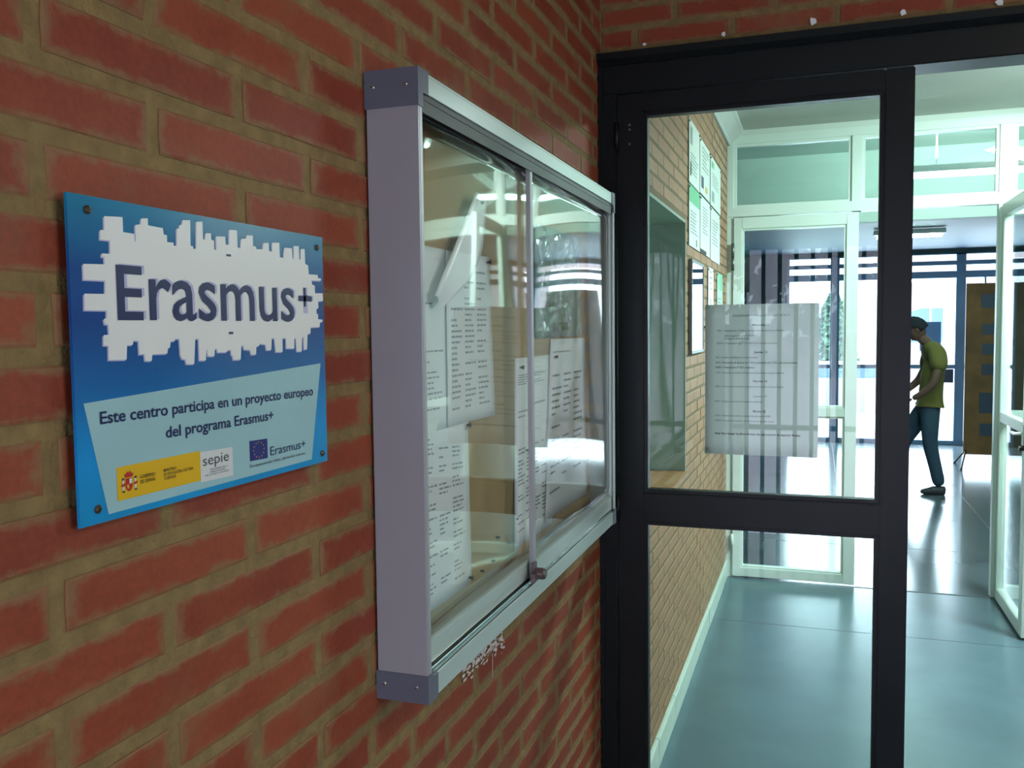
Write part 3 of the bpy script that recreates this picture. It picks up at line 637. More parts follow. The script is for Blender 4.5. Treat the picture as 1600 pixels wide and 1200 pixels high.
for s, t in ((0.051, 0.046), (0.9664, 0.040), (0.0545, 0.9565), (0.9642, 0.950)):
    y_, z_ = S(s, t); bm = bmesh.new(); cyl(bm, (0.0, y_, z_), (XP + 0.001, y_, z_), 0.0035, n=16); cyl(bm, (XP + 0.001, y_, z_), (XP + 0.0026, y_, z_), 0.0034, 0.0018, n=16)
    sc = put('screw', bm, M['screw'], pq)
    boxes('screw_slot', [(XP + 0.0024, XP + 0.0029, y_ - 0.0014, y_ + 0.0014, z_ - 0.0004, z_ + 0.0004), (XP + 0.0024, XP + 0.0029, y_ - 0.0004, y_ + 0.0004, z_ - 0.0014, z_ + 0.0014)], M['pin'], sc)

# ---- display case
CY0, CY1, CZ0, CZ1, CD = 1.023, 2.153, 1.135, 1.947, 0.076
cs = empty('display_case', (0, CY0, CZ0), 'wall mounted grey metal notice case with two sliding clear panes', 'display case')
BKX = 0.008
box('back_panel', (BKX - 0.004, BKX + 0.004, CY0 + 0.004, CY1 - 0.004, CZ0 + 0.01, CZ1 - 0.01), M['cork'], cs)
ZB, ZT = CZ0, CZ1
# side, top and bottom profiles (C section)
boxes('side_profile', [(0.004, CD, CY0, CY0 + 0.004, ZB + 0.034, ZT - 0.044), (CD - 0.003, CD, CY0 + 0.004, CY0 + 0.013, ZB + 0.034, ZT - 0.044)], M['case'], cs, bevel=0.0006)
boxes('side_profile', [(0.004, CD, CY1 - 0.004, CY1, ZB + 0.034, ZT - 0.044), (CD - 0.003, CD, CY1 - 0.013, CY1 - 0.004, ZB + 0.034, ZT - 0.044)], M['case_face'], cs, bevel=0.0006)
boxes('top_profile', [(0.004, CD, CY0 + 0.03, CY1 - 0.03, ZT - 0.004, ZT), (CD - 0.003, CD, CY0 + 0.03, CY1 - 0.03, ZT - 0.026, ZT - 0.004)], M['case_face'], cs, bevel=0.0006)
boxes('bottom_profile', [(0.004, CD, CY0 + 0.03, CY1 - 0.03, ZB, ZB + 0.004), (CD - 0.003, CD, CY0 + 0.03, CY1 - 0.03, ZB + 0.004, ZB + 0.030)], M['case_face'], cs, bevel=0.0006)
boxes('top_track', [(CD - 0.030, CD - 0.003, CY0 + 0.008, CY1 - 0.008, ZT - 0.034, ZT - 0.004), (CD - 0.0255, CD - 0.024, CY0 + 0.008, CY1 - 0.008, ZT - 0.05, ZT - 0.034), (CD - 0.0155, CD - 0.014, CY0 + 0.008, CY1 - 0.008, ZT - 0.05, ZT - 0.034), (CD - 0.0055, CD - 0.004, CY0 + 0.008, CY1 - 0.008, ZT - 0.05, ZT - 0.026)], M['track'], cs)
boxes('bottom_track', [(CD - 0.030, CD - 0.003, CY0 + 0.008, CY1 - 0.008, ZB + 0.004, ZB + 0.030)], M['track'], cs)
for dx in (0.0040, 0.0135): box('track_rib', (CD - dx - 0.0018, CD - dx, CY0 + 0.012, CY1 - 0.012, ZB + 0.030, ZB + 0.038), M['chrome'], cs)
# grey plastic corner caps with two screws on each near one
for y0, y1, near in ((CY0 - 0.0015, CY0 + 0.030, True), (CY1 - 0.030, CY1 + 0.0015, False)):
    for z0, z1, top in ((ZB - 0.0015, ZB + 0.036, False), (ZT - 0.046, ZT + 0.0015, True)):
        sy0, sy1 = (y0, y0 + 0.005) if near else (y1 - 0.005, y1)
        hz0, hz1 = (z1 - 0.005, z1) if top else (z0, z0 + 0.005)
        fz0, fz1 = (ZT - 0.028, ZT + 0.0015) if top else (ZB - 0.0015, ZB + 0.031)
        fy0, fy1 = (y0, y0 + 0.015) if near else (y1 - 0.015, y1)
        iy0, iy1 = (sy1, y1) if near else (y0, sy0)
        ky0, ky1 = (sy1, fy1) if near else (fy0, sy0)
        kz0, kz1 = (z0, fz0) if top else (fz1, z1)
        cp = boxes('corner_cap', [(0.002, CD + 0.0015, sy0, sy1, z0, z1), (0.002, CD - 0.002, iy0, iy1, hz0, hz1), (CD - 0.002, CD + 0.0015, iy0, iy1, fz0, fz1), (CD - 0.002, CD + 0.0015, ky0, ky1, kz0, kz1)], M['cap'], cs)
        if near:
            for x in (0.0135, 0.060):
                z = (z0 + z1) / 2 + (0.003 if top else 0.002)
                bm = bmesh.new(); cyl(bm, (x, sy0 + 0.0005, z), (x, sy0 - 0.0018, z), 0.0034, 0.0022, n=14); s_ = put('screw', bm, M['chrome'], cp)
                bm = bmesh.new(); cyl(bm, (x, sy0 - 0.0017, z), (x, sy0 - 0.0021, z), 0.0012, n=8); put('screw_recess', bm, M['pin'], s_) if False else put('screw_recess', bm, M['pin'], cp)
# sliding panes, slightly warped plastic in thin rails
def pane(y0, y1, x, k, stile_left, stile_right):
    z0, z1 = ZB + 0.060, ZT - 0.036
    ny, nz = 28, 20; vs = []; fs = []
    for i in range(ny + 1):
        for j in range(nz + 1):
            s, t = i / ny, j / nz
            off = k * (math.sin(math.pi * s) ** 1.0) * (t - 0.5) 
            vs.append((x + off, y0 + s * (y1 - y0), z0 + t * (z1 - z0)))
    for i in range(ny):
        for j in range(nz): a = i * (nz + 1) + j; fs.append((a, a + nz + 1, a + nz + 2, a + 1))
    me = bpy.data.meshes.new('sliding_pane'); me.from_pydata(vs, [], fs); me.update()
    for p in me.polygons: p.use_smooth = True
    o = link('sliding_pane', me, M['plexi'], cs)
    so = o.modifiers.new('thickness', 'SOLIDIFY'); so.thickness = 0.0022; so.offset = 0
    box('pane_rail', (x - 0.004, x + 0.0035, y0, y1, ZB + 0.034, ZB + 0.066), M['case_face'], o, bevel=0.0008)
    if stile_left: box('pane_stile', (x - 0.004, x + 0.0042, y0 - 0.004, y0 + 0.010, ZB + 0.034, ZT - 0.034), M['case'], o, bevel=0.0008)
    if stile_right: box('pane_stile', (x - 0.004, x + 0.0035, y1 - 0.008, y1, ZB + 0.034, ZT - 0.034), M['case_face'], o, bevel=0.0008)
    return o
pa = pane(CY0 + 0.006, 1.545, CD - 0.0200, 0.007, False, True)
pb = pane(1.500, CY1 - 0.006, CD - 0.0100, 0.007, True, True)
bm = bmesh.new(); zl = ZB + 0.046
bx(bm, CD - 0.008, CD - 0.001, 1.484, 1.502, zl - 0.016, zl + 0.020)
cyl(bm, (CD - 0.004, 1.494, zl), (CD + 0.014, 1.494, zl), 0.0105, n=20); cyl(bm, (CD + 0.014, 1.494, zl), (CD + 0.018, 1.494, zl), 0.0105, 0.008, n=20)
bx(bm, CD - 0.004, CD + 0.004, 1.470, 1.500, zl - 0.010, zl + 0.004)
put('case_lock', bm, M['lock'], cs, bevel=0.0006)

# ---- papers inside the case
PXs = BKX + 0.0045
def sheet(name, corners, x, m, label, cat, curl=0.0, group=None):
    """paper pinned to the board: corners (top-left, top-right, bottom-right, bottom-left) as (y, z)"""
    n = 12; vs = []; fs = []
    tl, tr, br, bl = [Vector(c) for c in corners]
    for i in range(n + 1):
        for j in range(n + 1):
            s, t = i / n, j / n
            p = (tl * (1 - s) + tr * s) * (1 - t) + (bl * (1 - s) + br * s) * t
            vs.append((x + curl * (math.sin(3.1 * s + 2 * t) ** 2) * (0.2 + 0.8 * t), p.x, p.y))
    for i in range(n):
        for j in range(n): a = i * (n + 1) + j; fs.append((a, a + 1, a + n + 2, a + n + 1))
    me = bpy.data.meshes.new(name); me.from_pydata(vs, [], fs); me.update()
    for p in me.polygons: p.use_smooth = True
    o = link(name, me, m); so = o.modifiers.new('thickness', 'SOLIDIFY'); so.thickness = 0.0004; so.offset = 1
    tag(o, label, cat, group)
    def at(s, t):
        p = (tl * (1 - s) + tr * s) * (1 - t) + (bl * (1 - s) + br * s) * t
        return (x + curl * (math.sin(3.1 * s + 2 * t) ** 2) * (0.2 + 0.8 * t) + 0.0009, p.x, p.y)
    o['_'] = 0; del o['_']
    return o, at
def printing(o, at, cols, rows, t0, t1, seed, m, fill=0.7, hgt=0.35, s0=0.08, s1=0.94):
    """rows of small printed words (flat print)"""
    r = random.Random(seed); bm = bmesh.new()
    dt = (t1 - t0) / rows
    for k in range(rows):
        if r.random() > 0.9: continue
        for c in range(cols):
            a0 = s0 + (s1 - s0) * c / cols; wdt = (s1 - s0) / cols * r.uniform(0.35, 0.86)
            if r.random() > fill: continue
            s = a0
            while s < a0 + wdt - 0.01:
                l = min(r.uniform(0.02, 0.075), a0 + wdt - s); t = t0 + k * dt; h = dt * hgt
                bm.faces.new([bm.verts.new(at(*q)) for q in ((s, t), (s, t + h), (s + l, t + h), (s + l, t))]); s += l + 0.012
    me = bpy.data.meshes.new('printed_text'); bm.to_mesh(me); bm.free()
    q = bpy.data.objects.new('printed_text', me); COL.objects.link(q); me.materials.append(m); q.parent = o; q['kind'] = 'stuff'
def pins(o, pts, at):
    for s, t in pts:
        p = Vector(at(s, t)); bm = bmesh.new(); cyl(bm, p - Vector((0.003, 0, 0)), p + Vector((0.004, 0, 0)), 0.0018, n=10); cyl(bm, p + Vector((0.004, 0, 0)), p + Vector((0.0065, 0, 0)), 0.0042, 0.0032, n=12)
        put('push_pin', bm, M['pin'], o)
o, f = sheet('notice_sheet', ((1.030, 1.742), (1.262, 1.742), (1.262, 1.470), (1.030, 1.470)), PXs, M['paper'], 'white notice at the left edge of the case, partly under the upper list', 'paper', 0.002)
printing(o, f, 2, 22, .30, .93, 3, M['ink'], .55)
o, f = sheet('notice_sheet', ((1.030, 1.505), (1.329, 1.473), (1.330, 1.205), (1.030, 1.205)), PXs + .0012, M['paper'], 'long white timetable sheet low in the left half of the case', 'paper', 0.002)
printing(o, f, 3, 34, .10, .93, 4, M['ink'], .75, .40, s0=.42); pins(o, ((.985, .03), (.965, .96)), f)
o, f = sheet('notice_sheet', ((1.245, 1.741), (1.431, 1.744), (1.446, 1.471), (1.237, 1.471)), PXs + .0030, M['paper'], 'white list with three columns, top left in the case', 'paper', 0.0025)
printing(o, f, 3, 26, .10, .93, 5, M['ink'], .8, .38); pins(o, ((.95, .035),), f)
o, f = sheet('notice_sheet', ((1.572, 1.565), (1.80, 1.565), (1.80, 1.203), (1.548, 1.203)), PXs, M['paper'], 'long white sheet in the middle of the case behind the centre stile', 'paper', 0.003)
printing(o, f, 2, 5, .09, .15, 6, M['ink_mid'], .9); printing(o, f, 2, 9, .2, .44, 7, M['ink'], .35); printing(o, f, 4, 22, .48, .93, 8, M['ink_mid'], .6, .4); pins(o, ((.14, .05), (.28, .50)), f)
o, f = sheet('notice_sheet', ((1.800, 1.598), (2.088, 1.597), (2.094, 1.216), (1.738, 1.216)), PXs + .0024, M['paper'], 'white sheet with bold rows on the right side of the case', 'paper', 0.003)
printing(o, f, 1, 1, .07, .09, 9, M['ink'], 1); printing(o, f, 3, 20, .20, .92, 10, M['ink_mid'], .62, .32); pins(o, ((.12, .10), (.10, .56)), f)
o, f = sheet('notice_sheet', ((1.690, 1.830), (2.034, 1.833), (2.024, 1.602), (1.684, 1.602)), PXs + .0040, M['paper_teal'], 'pale green notice in a plastic sleeve, upper right of the case', 'paper', 0.002)
printing(o, f, 1, 12, .40, .82, 12, M['ink'], .95, .25, s0=.2, s1=.75)
bm = bmesh.new(); bm.faces.new([bm.verts.new((f(0, 0)[0] + .003, *q)) for q in ((1.835, 1.634), (1.920, 1.634), (1.920, 1.617), (1.835, 1.617))]); put('green_stamp', bm, M['ink_green'], o)
# crinkled plastic sleeve
n = 22; vs = []; fs = []; r = random.Random(4)
for i in range(n + 1):
    for j in range(n + 1):
        vs.append((PXs + 0.011 + r.uniform(-.0016, .0016) + .002 * math.sin(i * .9 + j * .6), 1.686 + .336 * i / n, 1.606 + .222 * j / n))
for i in range(n):
    for j in range(n): a = i * (n + 1) + j; fs.append((a, a + n + 1, a + n + 2, a + 1))
me = bpy.data.meshes.new('plastic_sleeve'); me.from_pydata(vs, [], fs); me.update()
link('plastic_sleeve', me, M['poly'], o)
# curled glossy white strip in front of the sheets in the case
def curled():
    L_ = [(1.338, 1.838), (1.316, 1.815), (1.290, 1.786), (1.262, 1.757), (1.234, 1.728), (1.206, 1.700), (1.176, 1.668)]
    R_ = [(1.398, 1.838), (1.394, 1.815), (1.385, 1.786), (1.372, 1.757), (1.350, 1.728), (1.305, 1.697), (1.190, 1.650)]
    bm = bmesh.new(); rows = []
    m_ = 8
    for k, (a, b) in enumerate(zip(L_, R_)):
        t = k / 6; row = []
        for i in range(m_ + 1):
            s = i / m_
            lift = 0.012 + 0.006 * t + 0.009 * (1 - s) ** 3 * (1.2 - t)
            row.append(bm.verts.new((PXs + lift, a[0] * (1 - s) + b[0] * s, a[1] * (1 - s) + b[1] * s)))
        row.insert(0, bm.verts.new((row[0].co.x - .004, row[0].co.y - .004, row[0].co.z + .002)))
        rows.append(row)
    for k in range(6):
        for i in range(len(rows[0]) - 1): bm.faces.new([rows[k][i], rows[k][i + 1], rows[k + 1][i + 1], rows[k + 1][i]])
    o = put('curled_strip', bm, M['curl_strip'], None, smooth=True); so = o.modifiers.new('t', 'SOLIDIFY'); so.thickness = .0006
    tag(o, 'curled glossy white strip with a pin at its top, inside the case', 'curl_strip')
    p = Vector((PXs + .013, 1.373, 1.829)); b2 = bmesh.new(); cyl(b2, (PXs - .002, p.y, p.z), (PXs + .016, p.y, p.z), .0022, n=10); cyl(b2, (PXs + .0145, p.y, p.z), (PXs + .0165, p.y, p.z), .0038, n=12); put('push_pin', b2, M['pin'], o)
curled()
for y_, z_, w_ in ((1.565, 1.262, 'topmost and rightmost'), (1.436, 1.214, 'second lowest'), (1.382, 1.21, 'leftmost and lowest'), (1.46, 1.25, 'upper middle'), (1.52, 1.225, 'second from the right')):
    b2 = bmesh.new(); cyl(b2, (PXs - .004, y_, z_), (PXs + .006, y_, z_), .0022, n=10); q = put('push_pin', b2, M['pin']); tag(q, w_ + ' spare pin on the bare tan board below the case sheets', 'pin', 'spare pins low in the display case')

# ---- calendar sheet taped behind the glass of the black door
cal = empty('calendar_sheet', (0.275, YD + 0.028, 1.29), 'white school calendar page taped behind the glass of the black door', 'paper')
YC = YD + 0.0285
bm = bmesh.new(); vs = []
N = 10; g = [[bm.verts.new((0.275 + 0.279 * i / N + (-.001 if j == 0 else 0), YC + 0.0012 * (1 - math.cos(6.28 * i / N)) * (j / N), 1.290 - 0.002 * (i / N) * (1 - j / N) + 0.387 * j / N)) for j in range(N + 1)] for i in range(N + 1)]
for i in range(N):
    for j in range(N): bm.faces.new([g[i][j], g[i + 1][j], g[i + 1][j + 1], g[i][j + 1]])
o = put('paper_page', bm, M['page'], cal, smooth=True); so = o.modifiers.new('t', 'SOLIDIFY'); so.thickness = .0004; so.offset = 1
def cz(v): return 1.677 - (v - 475) / 240.0 * 0.387
def cx_(u): return 0.275 + (u - 1101) / 180.0 * 0.279
def cal_line(s, u0, u1, v, cap=0.0052, bold=0.0, m='ink_dark'):
    lettering('calendar_lettering', s, M[m], cal, ('y', YC - 0.0012), (cx_(u0), cz(v)), cap, cx_(u1) - cx_(u0), bold=bold)
cal_line('CALENDARIO INICIO DE CURSO 2018/19', 1146, 1236, 494.5, .0056)
cal_line('Miércoles 12', 1177, 1204, 509.5, .0062, .02)
cal_line('9:30 h  Presentación 2º ESO y entrega de libros de texto a familias', 1120, 1226, 518)
cal_line('Acto inaugural del curso 2018/19', 1133, 1179, 526); cal_line('Recogida de llaves de taquilla', 1133, 1173, 530.5)
cal_line('10:30 h  Presentación de 1º y 2º BACH. en el salón de actos', 1120, 1216, 538)
cal_line('Jueves 13', 1180, 1201, 552.5, .0060, .02)
cal_line('9:00 h  Presentación de alumnos de ciclos formativos', 1118, 1186, 560.5)
cal_line('9:30 h  Presentación de alumnos de 1º ESO, presentación de 3º ESO y de nuevos alumnos', 1118, 1248, 569, .0052, .014)
cal_line('10:00 h  Presentación 4º ESO y tutorías', 1118, 1180, 576.5, .0052, .02)
cal_line('11:30 h  Presentación de alumnos de formación profesional básica y entrega de horarios', 1118, 1227, 585)
cal_line('Viernes 14', 1178, 1201, 598.5, .0060, .02)
cal_line('8:30 h  Comienzo de las clases en horario normal para todos los cursos', 1118, 1227, 607)
cal_line('Lunes 17', 1180, 1201, 622.5, .0058); cal_line('9:00 h  Comienzo de clases de formación profesional', 1117, 1194, 631)
cal_line('Martes 25', 1179, 1199, 646.5, .0060, .02)
cal_line('9:30 h  Reunión de padres y madres de alumnos de ESO', 1117, 1207, 654); cal_line('17:00 h  Reunión de padres de alumnos de primer curso', 1117, 1212, 662)
cal_line('Nota: Para recoger los libros de texto hay que presentar el resguardo de pago', 1117, 1254, 683, .0056, .03)
for u, v in ((1101, 478), (1281, 478), (1102, 708), (1277, 714)): box('tape', (cx_(u) - .010, cx_(u) + .010, YC - .0016, YC - .0010, cz(v) - .006, cz(v) + .006), M['poly'], cal)

# ---- posters on the tan wall
def poster(name, y0, y1, z0, z1, label, kind, seed, group=None, base='poster'):
    t = empty(name, (0.004, y0, z0), label, 'poster' if name == 'poster' else 'notice', group)
    x0 = 0.0045; box('poster_page', (x0, x0 + 0.003, y0, y1, z0, z1), M[base], t)
    r = random.Random(seed); X = x0 + 0.0034
    def blk(n_, s0, s1, t0, t1, m):
        bm = bmesh.new(); bm.faces.new([bm.verts.new((X, y0 + (y1 - y0) * a, z0 + (z1 - z0) * b)) for a, b in ((s0, t0), (s1, t0), (s1, t1), (s0, t1))]); put(n_, bm, M[m], t)
    def rows_(s0, s1, t0, t1, n_, m='poster_line'):
        bm = bmesh.new()
        for k in range(n_):
            tt = t1 - (t1 - t0) * (k + .5) / n_; e_ = s0 + (s1 - s0) * r.uniform(.6, 1)
            bm.faces.new([bm.verts.new((X, y0 + (y1 - y0) * a, z0 + (z1 - z0) * b)) for a, b in ((s0, tt), (e_, tt), (e_, tt + (t1 - t0) / n_ * .4), (s0, tt + (t1 - t0) / n_ * .4))])
        put('printed_text', bm, M[m], t)['kind'] = 'stuff'
    kind(blk, rows_)
    for c in ((y0 + .012, z1 - .012), (y1 - .012, z1 - .012)):
        bm = bmesh.new(); cyl(bm, (0, *c), (X + .003, *c), .005, n=8); put('push_pin', bm, M['pin'], t)
    return t
G6 = None
poster('poster', 4.000, 4.360, 2.265, 2.545, 'white poster with grey photo, top left of the six on the tan wall', lambda b, r: (b('photo_print', .08, .3, .62, .9, 'poster_line'), r(.1, .9, .15, .5, 6), b('photo_print', .08, .2, .12, .34, 'brown_print')), 1)
poster('poster', 4.385, 4.790, 2.272, 2.535, 'white poster with blue block, top middle of the six on the tan wall', lambda b, r: (b('photo_print', .1, .35, .12, .34, 'board_photo'), r(.2, .9, .45, .9, 6), b('photo_print', .5, .75, .1, .22, 'gold')), 2)
poster('poster', 4.830, 5.330, 2.270, 2.530, 'white poster with small green logo, top right of the six on the tan wall', lambda b, r: (b('logo_print', .08, .3, .78, .92, 'poster_green'), r(.15, .9, .4, .7, 5), b('photo_print', .1, .35, .1, .32, 'poster_line')), 3)
poster('poster', 4.000, 4.375, 1.985, 2.258, 'poster with broad green band on top, lower left of the six on tan wall', lambda b, r: (b('green_band', 0, 1, .72, 1, 'poster_green'), r(.1, .85, .2, .6, 7), b('logo_print', .62, .72, .04, .16, 'ink_green')), 4)
poster('poster', 4.400, 4.805, 1.985, 2.262, 'white poster with two text blocks and dark foot, lower middle of the six', lambda b, r: (r(.2, .8, .35, .85, 9), b('foot_print', 0, .6, .0, .07, 'ink_dark')), 5)
poster('poster', 4.840, 5.300, 1.980, 2.260, 'faint white text poster, lower right of the six on the tan wall', lambda b, r: r(.15, .85, .3, .8, 8), 6)
# small glazed notice under them
fr = empty('framed_notice', (0.004, 4.01, 1.64), 'shiny glazed notice frame under the six posters, beside the hatch', 'frame')
boxes('frame_edge', [(0.0045, 0.02, 4.01, 4.022, 1.50, 1.925), (0.0045, 0.02, 4.43, 4.442, 1.50, 1.925), (0.0045, 0.02, 4.022, 4.43, 1.913, 1.925), (0.0045, 0.02, 4.022, 4.43, 1.50, 1.512)], M['steel'], fr)
box('frame_page', (0.0045, 0.008, 4.022, 4.43, 1.512, 1.913), mat('pinkish_notice_paper', (196, 176, 180), 0.5), fr)
box('frame_glass', (0.014, 0.017, 4.022, 4.43, 1.512, 1.913), glass('frame_glass', (1, 1, 1, 1), 1.6, 3.0), fr)
poster('small_notice', 4.740, 4.975, 1.67, 1.935, 'narrow white label sheet left of the green headed notice, by white door', lambda b, r: (r(.2, .8, .5, .95, 4), b('box_print', .3, .6, .08, .4, 'poster_line')), 8)
poster('small_notice', 5.170, 5.480, 1.65, 1.930, 'small notice with green heading next to the white door jamb', lambda b, r: (b('green_band', 0, 1, .66, 1, 'poster_green'), r(.1, .8, .1, .5, 5)), 9, base='paper_green')
bm = bmesh.new(); cyl(bm, (0, 4.60, 1.62), (0.012, 4.60, 1.62), .006, n=8); q = put('push_pin', bm, M['pin']); tag(q, 'single dark pin in the tan wall right of the glazed notice', 'pin')

# ---- bits of torn paper over the door
for i, (x, z, s, lb) in enumerate(((0.120, 2.352, .005, 'tiniest torn white paper scrap, near the wall corner above the black header'), (0.321, 2.354, .007, 'small torn white paper scrap above the black header, second from corner'), (0.532, 2.359, .010, 'square torn white paper scrap on bricks above door, middle one of five'), (0.734, 2.356, .010, 'tilted torn paper scrap above the header, right of the square one'), (0.938, 2.352, .011, 'torn paper scrap above the header at the far right edge'))):
    r = random.Random(i); bm = bmesh.new(); vs = []
    for k in range(5): a = k * 2 * math.pi / 5 + i; vs.append((x + s * math.cos(a) * r.uniform(.5, 1.35), z + s * math.sin(a) * r.uniform(.6, 1.1)))
    bm.free(); q = prism('paper_scrap', vs, 'y', YD + 0.0145, YD + 0.0165, M['paper']); tag(q, lb, 'paper scrap')

# ---- lamps
def tube_lamp(name, x0, x1, y0, y1, z, along, m, label, hang=0.0):
    t = empty(name, ((x0 + x1) / 2, (y0 + y1) / 2, z), label, 'lamp')
    box('housing', (x0, x1, y0, y1, z - 0.05, z), M['lamp_body'], t, bevel=.004)
    bm = bmesh.new()
    if along == 'y':
        xm = (x0 + x1) / 2
        for dx in (-.04, .04): cyl(bm, (xm + dx, y0 + .03, z - .068), (xm + dx, y1 - .03, z - .068), .014)
    else:
        ym = (y0 + y1) / 2
        for dy in (-.04, .04): cyl(bm, (x0 + .03, ym + dy, z - .068), (x1 - .03, ym + dy, z - .068), .014)
    put('tube', bm, m, t, smooth=True)
    if hang:
        for f_ in (.2, .8):
            b2 = bmesh.new(); cyl(b2, (x0 + (x1 - x0) * f_, (y0 + y1) / 2, z), (x0 + (x1 - x0) * f_, (y0 + y1) / 2, z + hang), .006); put('hanger', b2, M['lamp_body'], t)
    return t
tube_lamp('ceiling_lamp', 1.66, 1.84, 0.15, 1.35, HC, 'y', M['tube_warm'], 'warm fluorescent lamp over the brick hall, above the viewer')
tube_lamp('ceiling_lamp', 2.03, 2.21, 3.80, 5.20, HC - 0.0, 'y', M['tube'], 'fluorescent ceiling lamp along the right side of the vestibule')
tube_lamp('ceiling_lamp', 1.12, 2.55, 7.52, 7.68, 2.84, 'x', M['tube'], 'hanging lit fluorescent lamp in the lobby seen through the transom', 0.46)
tube_lamp('ceiling_lamp', 1.10, 1.78, 10.02, 10.16, 2.605, 'x', M['tube'], 'short lit lamp under the low haze-tinted lobby ceiling')

# ---- display board in the lobby
bd = empty('display_board', (2.1, 11.1, 0), 'freestanding brown orange exhibition board on thin legs by the exit', 'board')
box('panel', (2.13, 3.05, 11.09, 11.13, 0.145, 2.075), M['board_orange'], bd)
for x, z0, z1 in ((2.30, 1.50, 1.62), (2.30, 1.28, 1.40), (2.30, 1.05, 1.17), (2.28, 0.62, 0.85), (2.29, 0.36, 0.50), (2.28, 1.80, 1.95)): box('photo', (x, x + .14, 11.082, 11.09, z0, z1), M['board_photo'], bd)
for x, dx in ((2.16, -.08), (3.0, .08)):
    for dy in (-.28, .28):
        bm = bmesh.new(); cyl(bm, (x, 11.11, .20), (x + dx, 11.11 + dy * .9, 0.008), .010); cyl(bm, (x + dx, 11.11 + dy * .9, 0.0), (x + dx, 11.11 + dy * .9, 0.02), .014); put('leg', bm, M['pin'], bd)
# sheets stuck on the exit glass
q = box('notice_sheet', (1.86, 2.115, YX - 0.018, YX - 0.0145, 1.268, 1.655), M['blue_sheet']); tag(q, 'pale blue back of a sheet taped on the exit door glass by the person', 'paper')
q = box('notice_sheet', (2.155, 2.275, YX - 0.018, YX - 0.0145, 0.84, 1.02), M['board_photo']); tag(q, 'small dark notice on the exit glass under the push bar', 'paper')

# ---- outdoors things
def tree(x, y, h, rad, label, seed):
    t = empty('tree', (x, y, -0.03), label, 'tree'); r = random.Random(seed)
    bm = bmesh.new(); cyl(bm, (x, y, -0.03), (x, y, h * .45), .09, .05); cyl(bm, (x, y, h * .4), (x + .3, y, h * .7), .05, .02); cyl(bm, (x, y, h * .4), (x - .3, y, h * .75), .05, .02); put('trunk', bm, M['bark'], t)
    bm = bmesh.new()
    for i in range(2600):
        a = r.uniform(0, 6.28); zz = r.uniform(0, 1); rr = rad * (1 - zz) ** .6 * math.sqrt(r.random()) * (0.8 + .2 * math.sin(a * 3)); p = Vector((x + rr * math.cos(a), y + rr * math.sin(a), h * .22 + zz * h * .78))
        d1_ = Vector((r.uniform(-1, 1), r.uniform(-1, 1), r.uniform(-1, 1))).normalized() * .09; d2_ = d1_.orthogonal().normalized() * .05
        bm.faces.new([bm.verts.new(p + d1_), bm.verts.new(p + d2_), bm.verts.new(p - d1_), bm.verts.new(p - d2_)])
    o = put('foliage', bm, M['leaf'], t); o['kind'] = 'stuff'
tree(0.95, 25.0, 2.5, 0.75, 'slim pale shrub tree outside, left of the exit post', 1)
tree(-7.5, 34.0, 5.0, 2.2, 'large tree far outside to the left of the exit', 2)
for y0, lb in ((18.0, 'low pale blue wall across the yard outside the exit'),):
    lw = empty('low_wall', (-6, y0, -0.03), lb, 'wall')
    box('wall_block', (-8, 1.62, y0, y0 + .25, -0.03, 0.86), M['low_wall'], lw); box('coping', (-8, 1.66, y0 - .04, y0 + .29, 0.86, 0.93), M['ground'], lw)
    box('wall_base', (-8, 1.64, y0 - .03, y0, -0.03, 0.62), M['ground'], lw)
bl = empty('building', (5, 30, -0.03), 'pale pinkish building outside beyond the right exit door', 'building')
box('wall', (2.6, 14, 30, 38, -0.03, 4.2), M['facade'], bl); box('roof', (2.3, 14.3, 29.6, 38.4, 4.2, 4.5), M['facade'], bl)
for x in (3.2, 5.2, 7.2): wn = box('window', (x, x + 1.1, 29.96, 30.0, 1.0, 2.2), M['ground'], bl); box('window_pane', (x + .08, x + 1.02, 29.95, 29.965, 1.08, 2.12), M['low_wall'], wn)
pg = empty('pergola', (2.4, 19, -0.03), 'slender pinkish pergola posts with sloping rafters in the yard', 'pergola')
for x in (2.62, 2.86): box('post', (x, x + .035, 19, 19.04, -0.03, 2.05), M['facade'], pg)
for s in (0, 0.35):
    bm = bmesh.new(); cyl(bm, (1.2, 19.02, 1.55 + s), (3.1, 19.02, 2.15 + s), .016, n=8); put('rafter', bm, M['facade'], pg)
# foliage and planter outside the rear entrance
hd = empty('hedge', (-1, -5.5, -0.03), 'dark hedge in the yard behind the viewer', 'hedge'); r = random.Random(8); bm = bmesh.new()
for i in range(2500):
    p = Vector((r.uniform(-5, 6), r.uniform(-6.2, -5.2), r.uniform(1.2, 3.6))); a_ = Vector((r.uniform(-1, 1), r.uniform(-1, 1), r.uniform(-1, 1))).normalized() * .16; b3 = a_.orthogonal().normalized() * .1
    bm.faces.new([bm.verts.new(p + a_), bm.verts.new(p + b3), bm.verts.new(p - a_), bm.verts.new(p - b3)])
o = put('foliage', bm, mat('dark_leaf', (40, 60, 44), .8), hd); o['kind'] = 'stuff'
box('trunk_row', (-5, 6, -5.9, -5.4, -0.03, 1.5), M['facade'], hd)

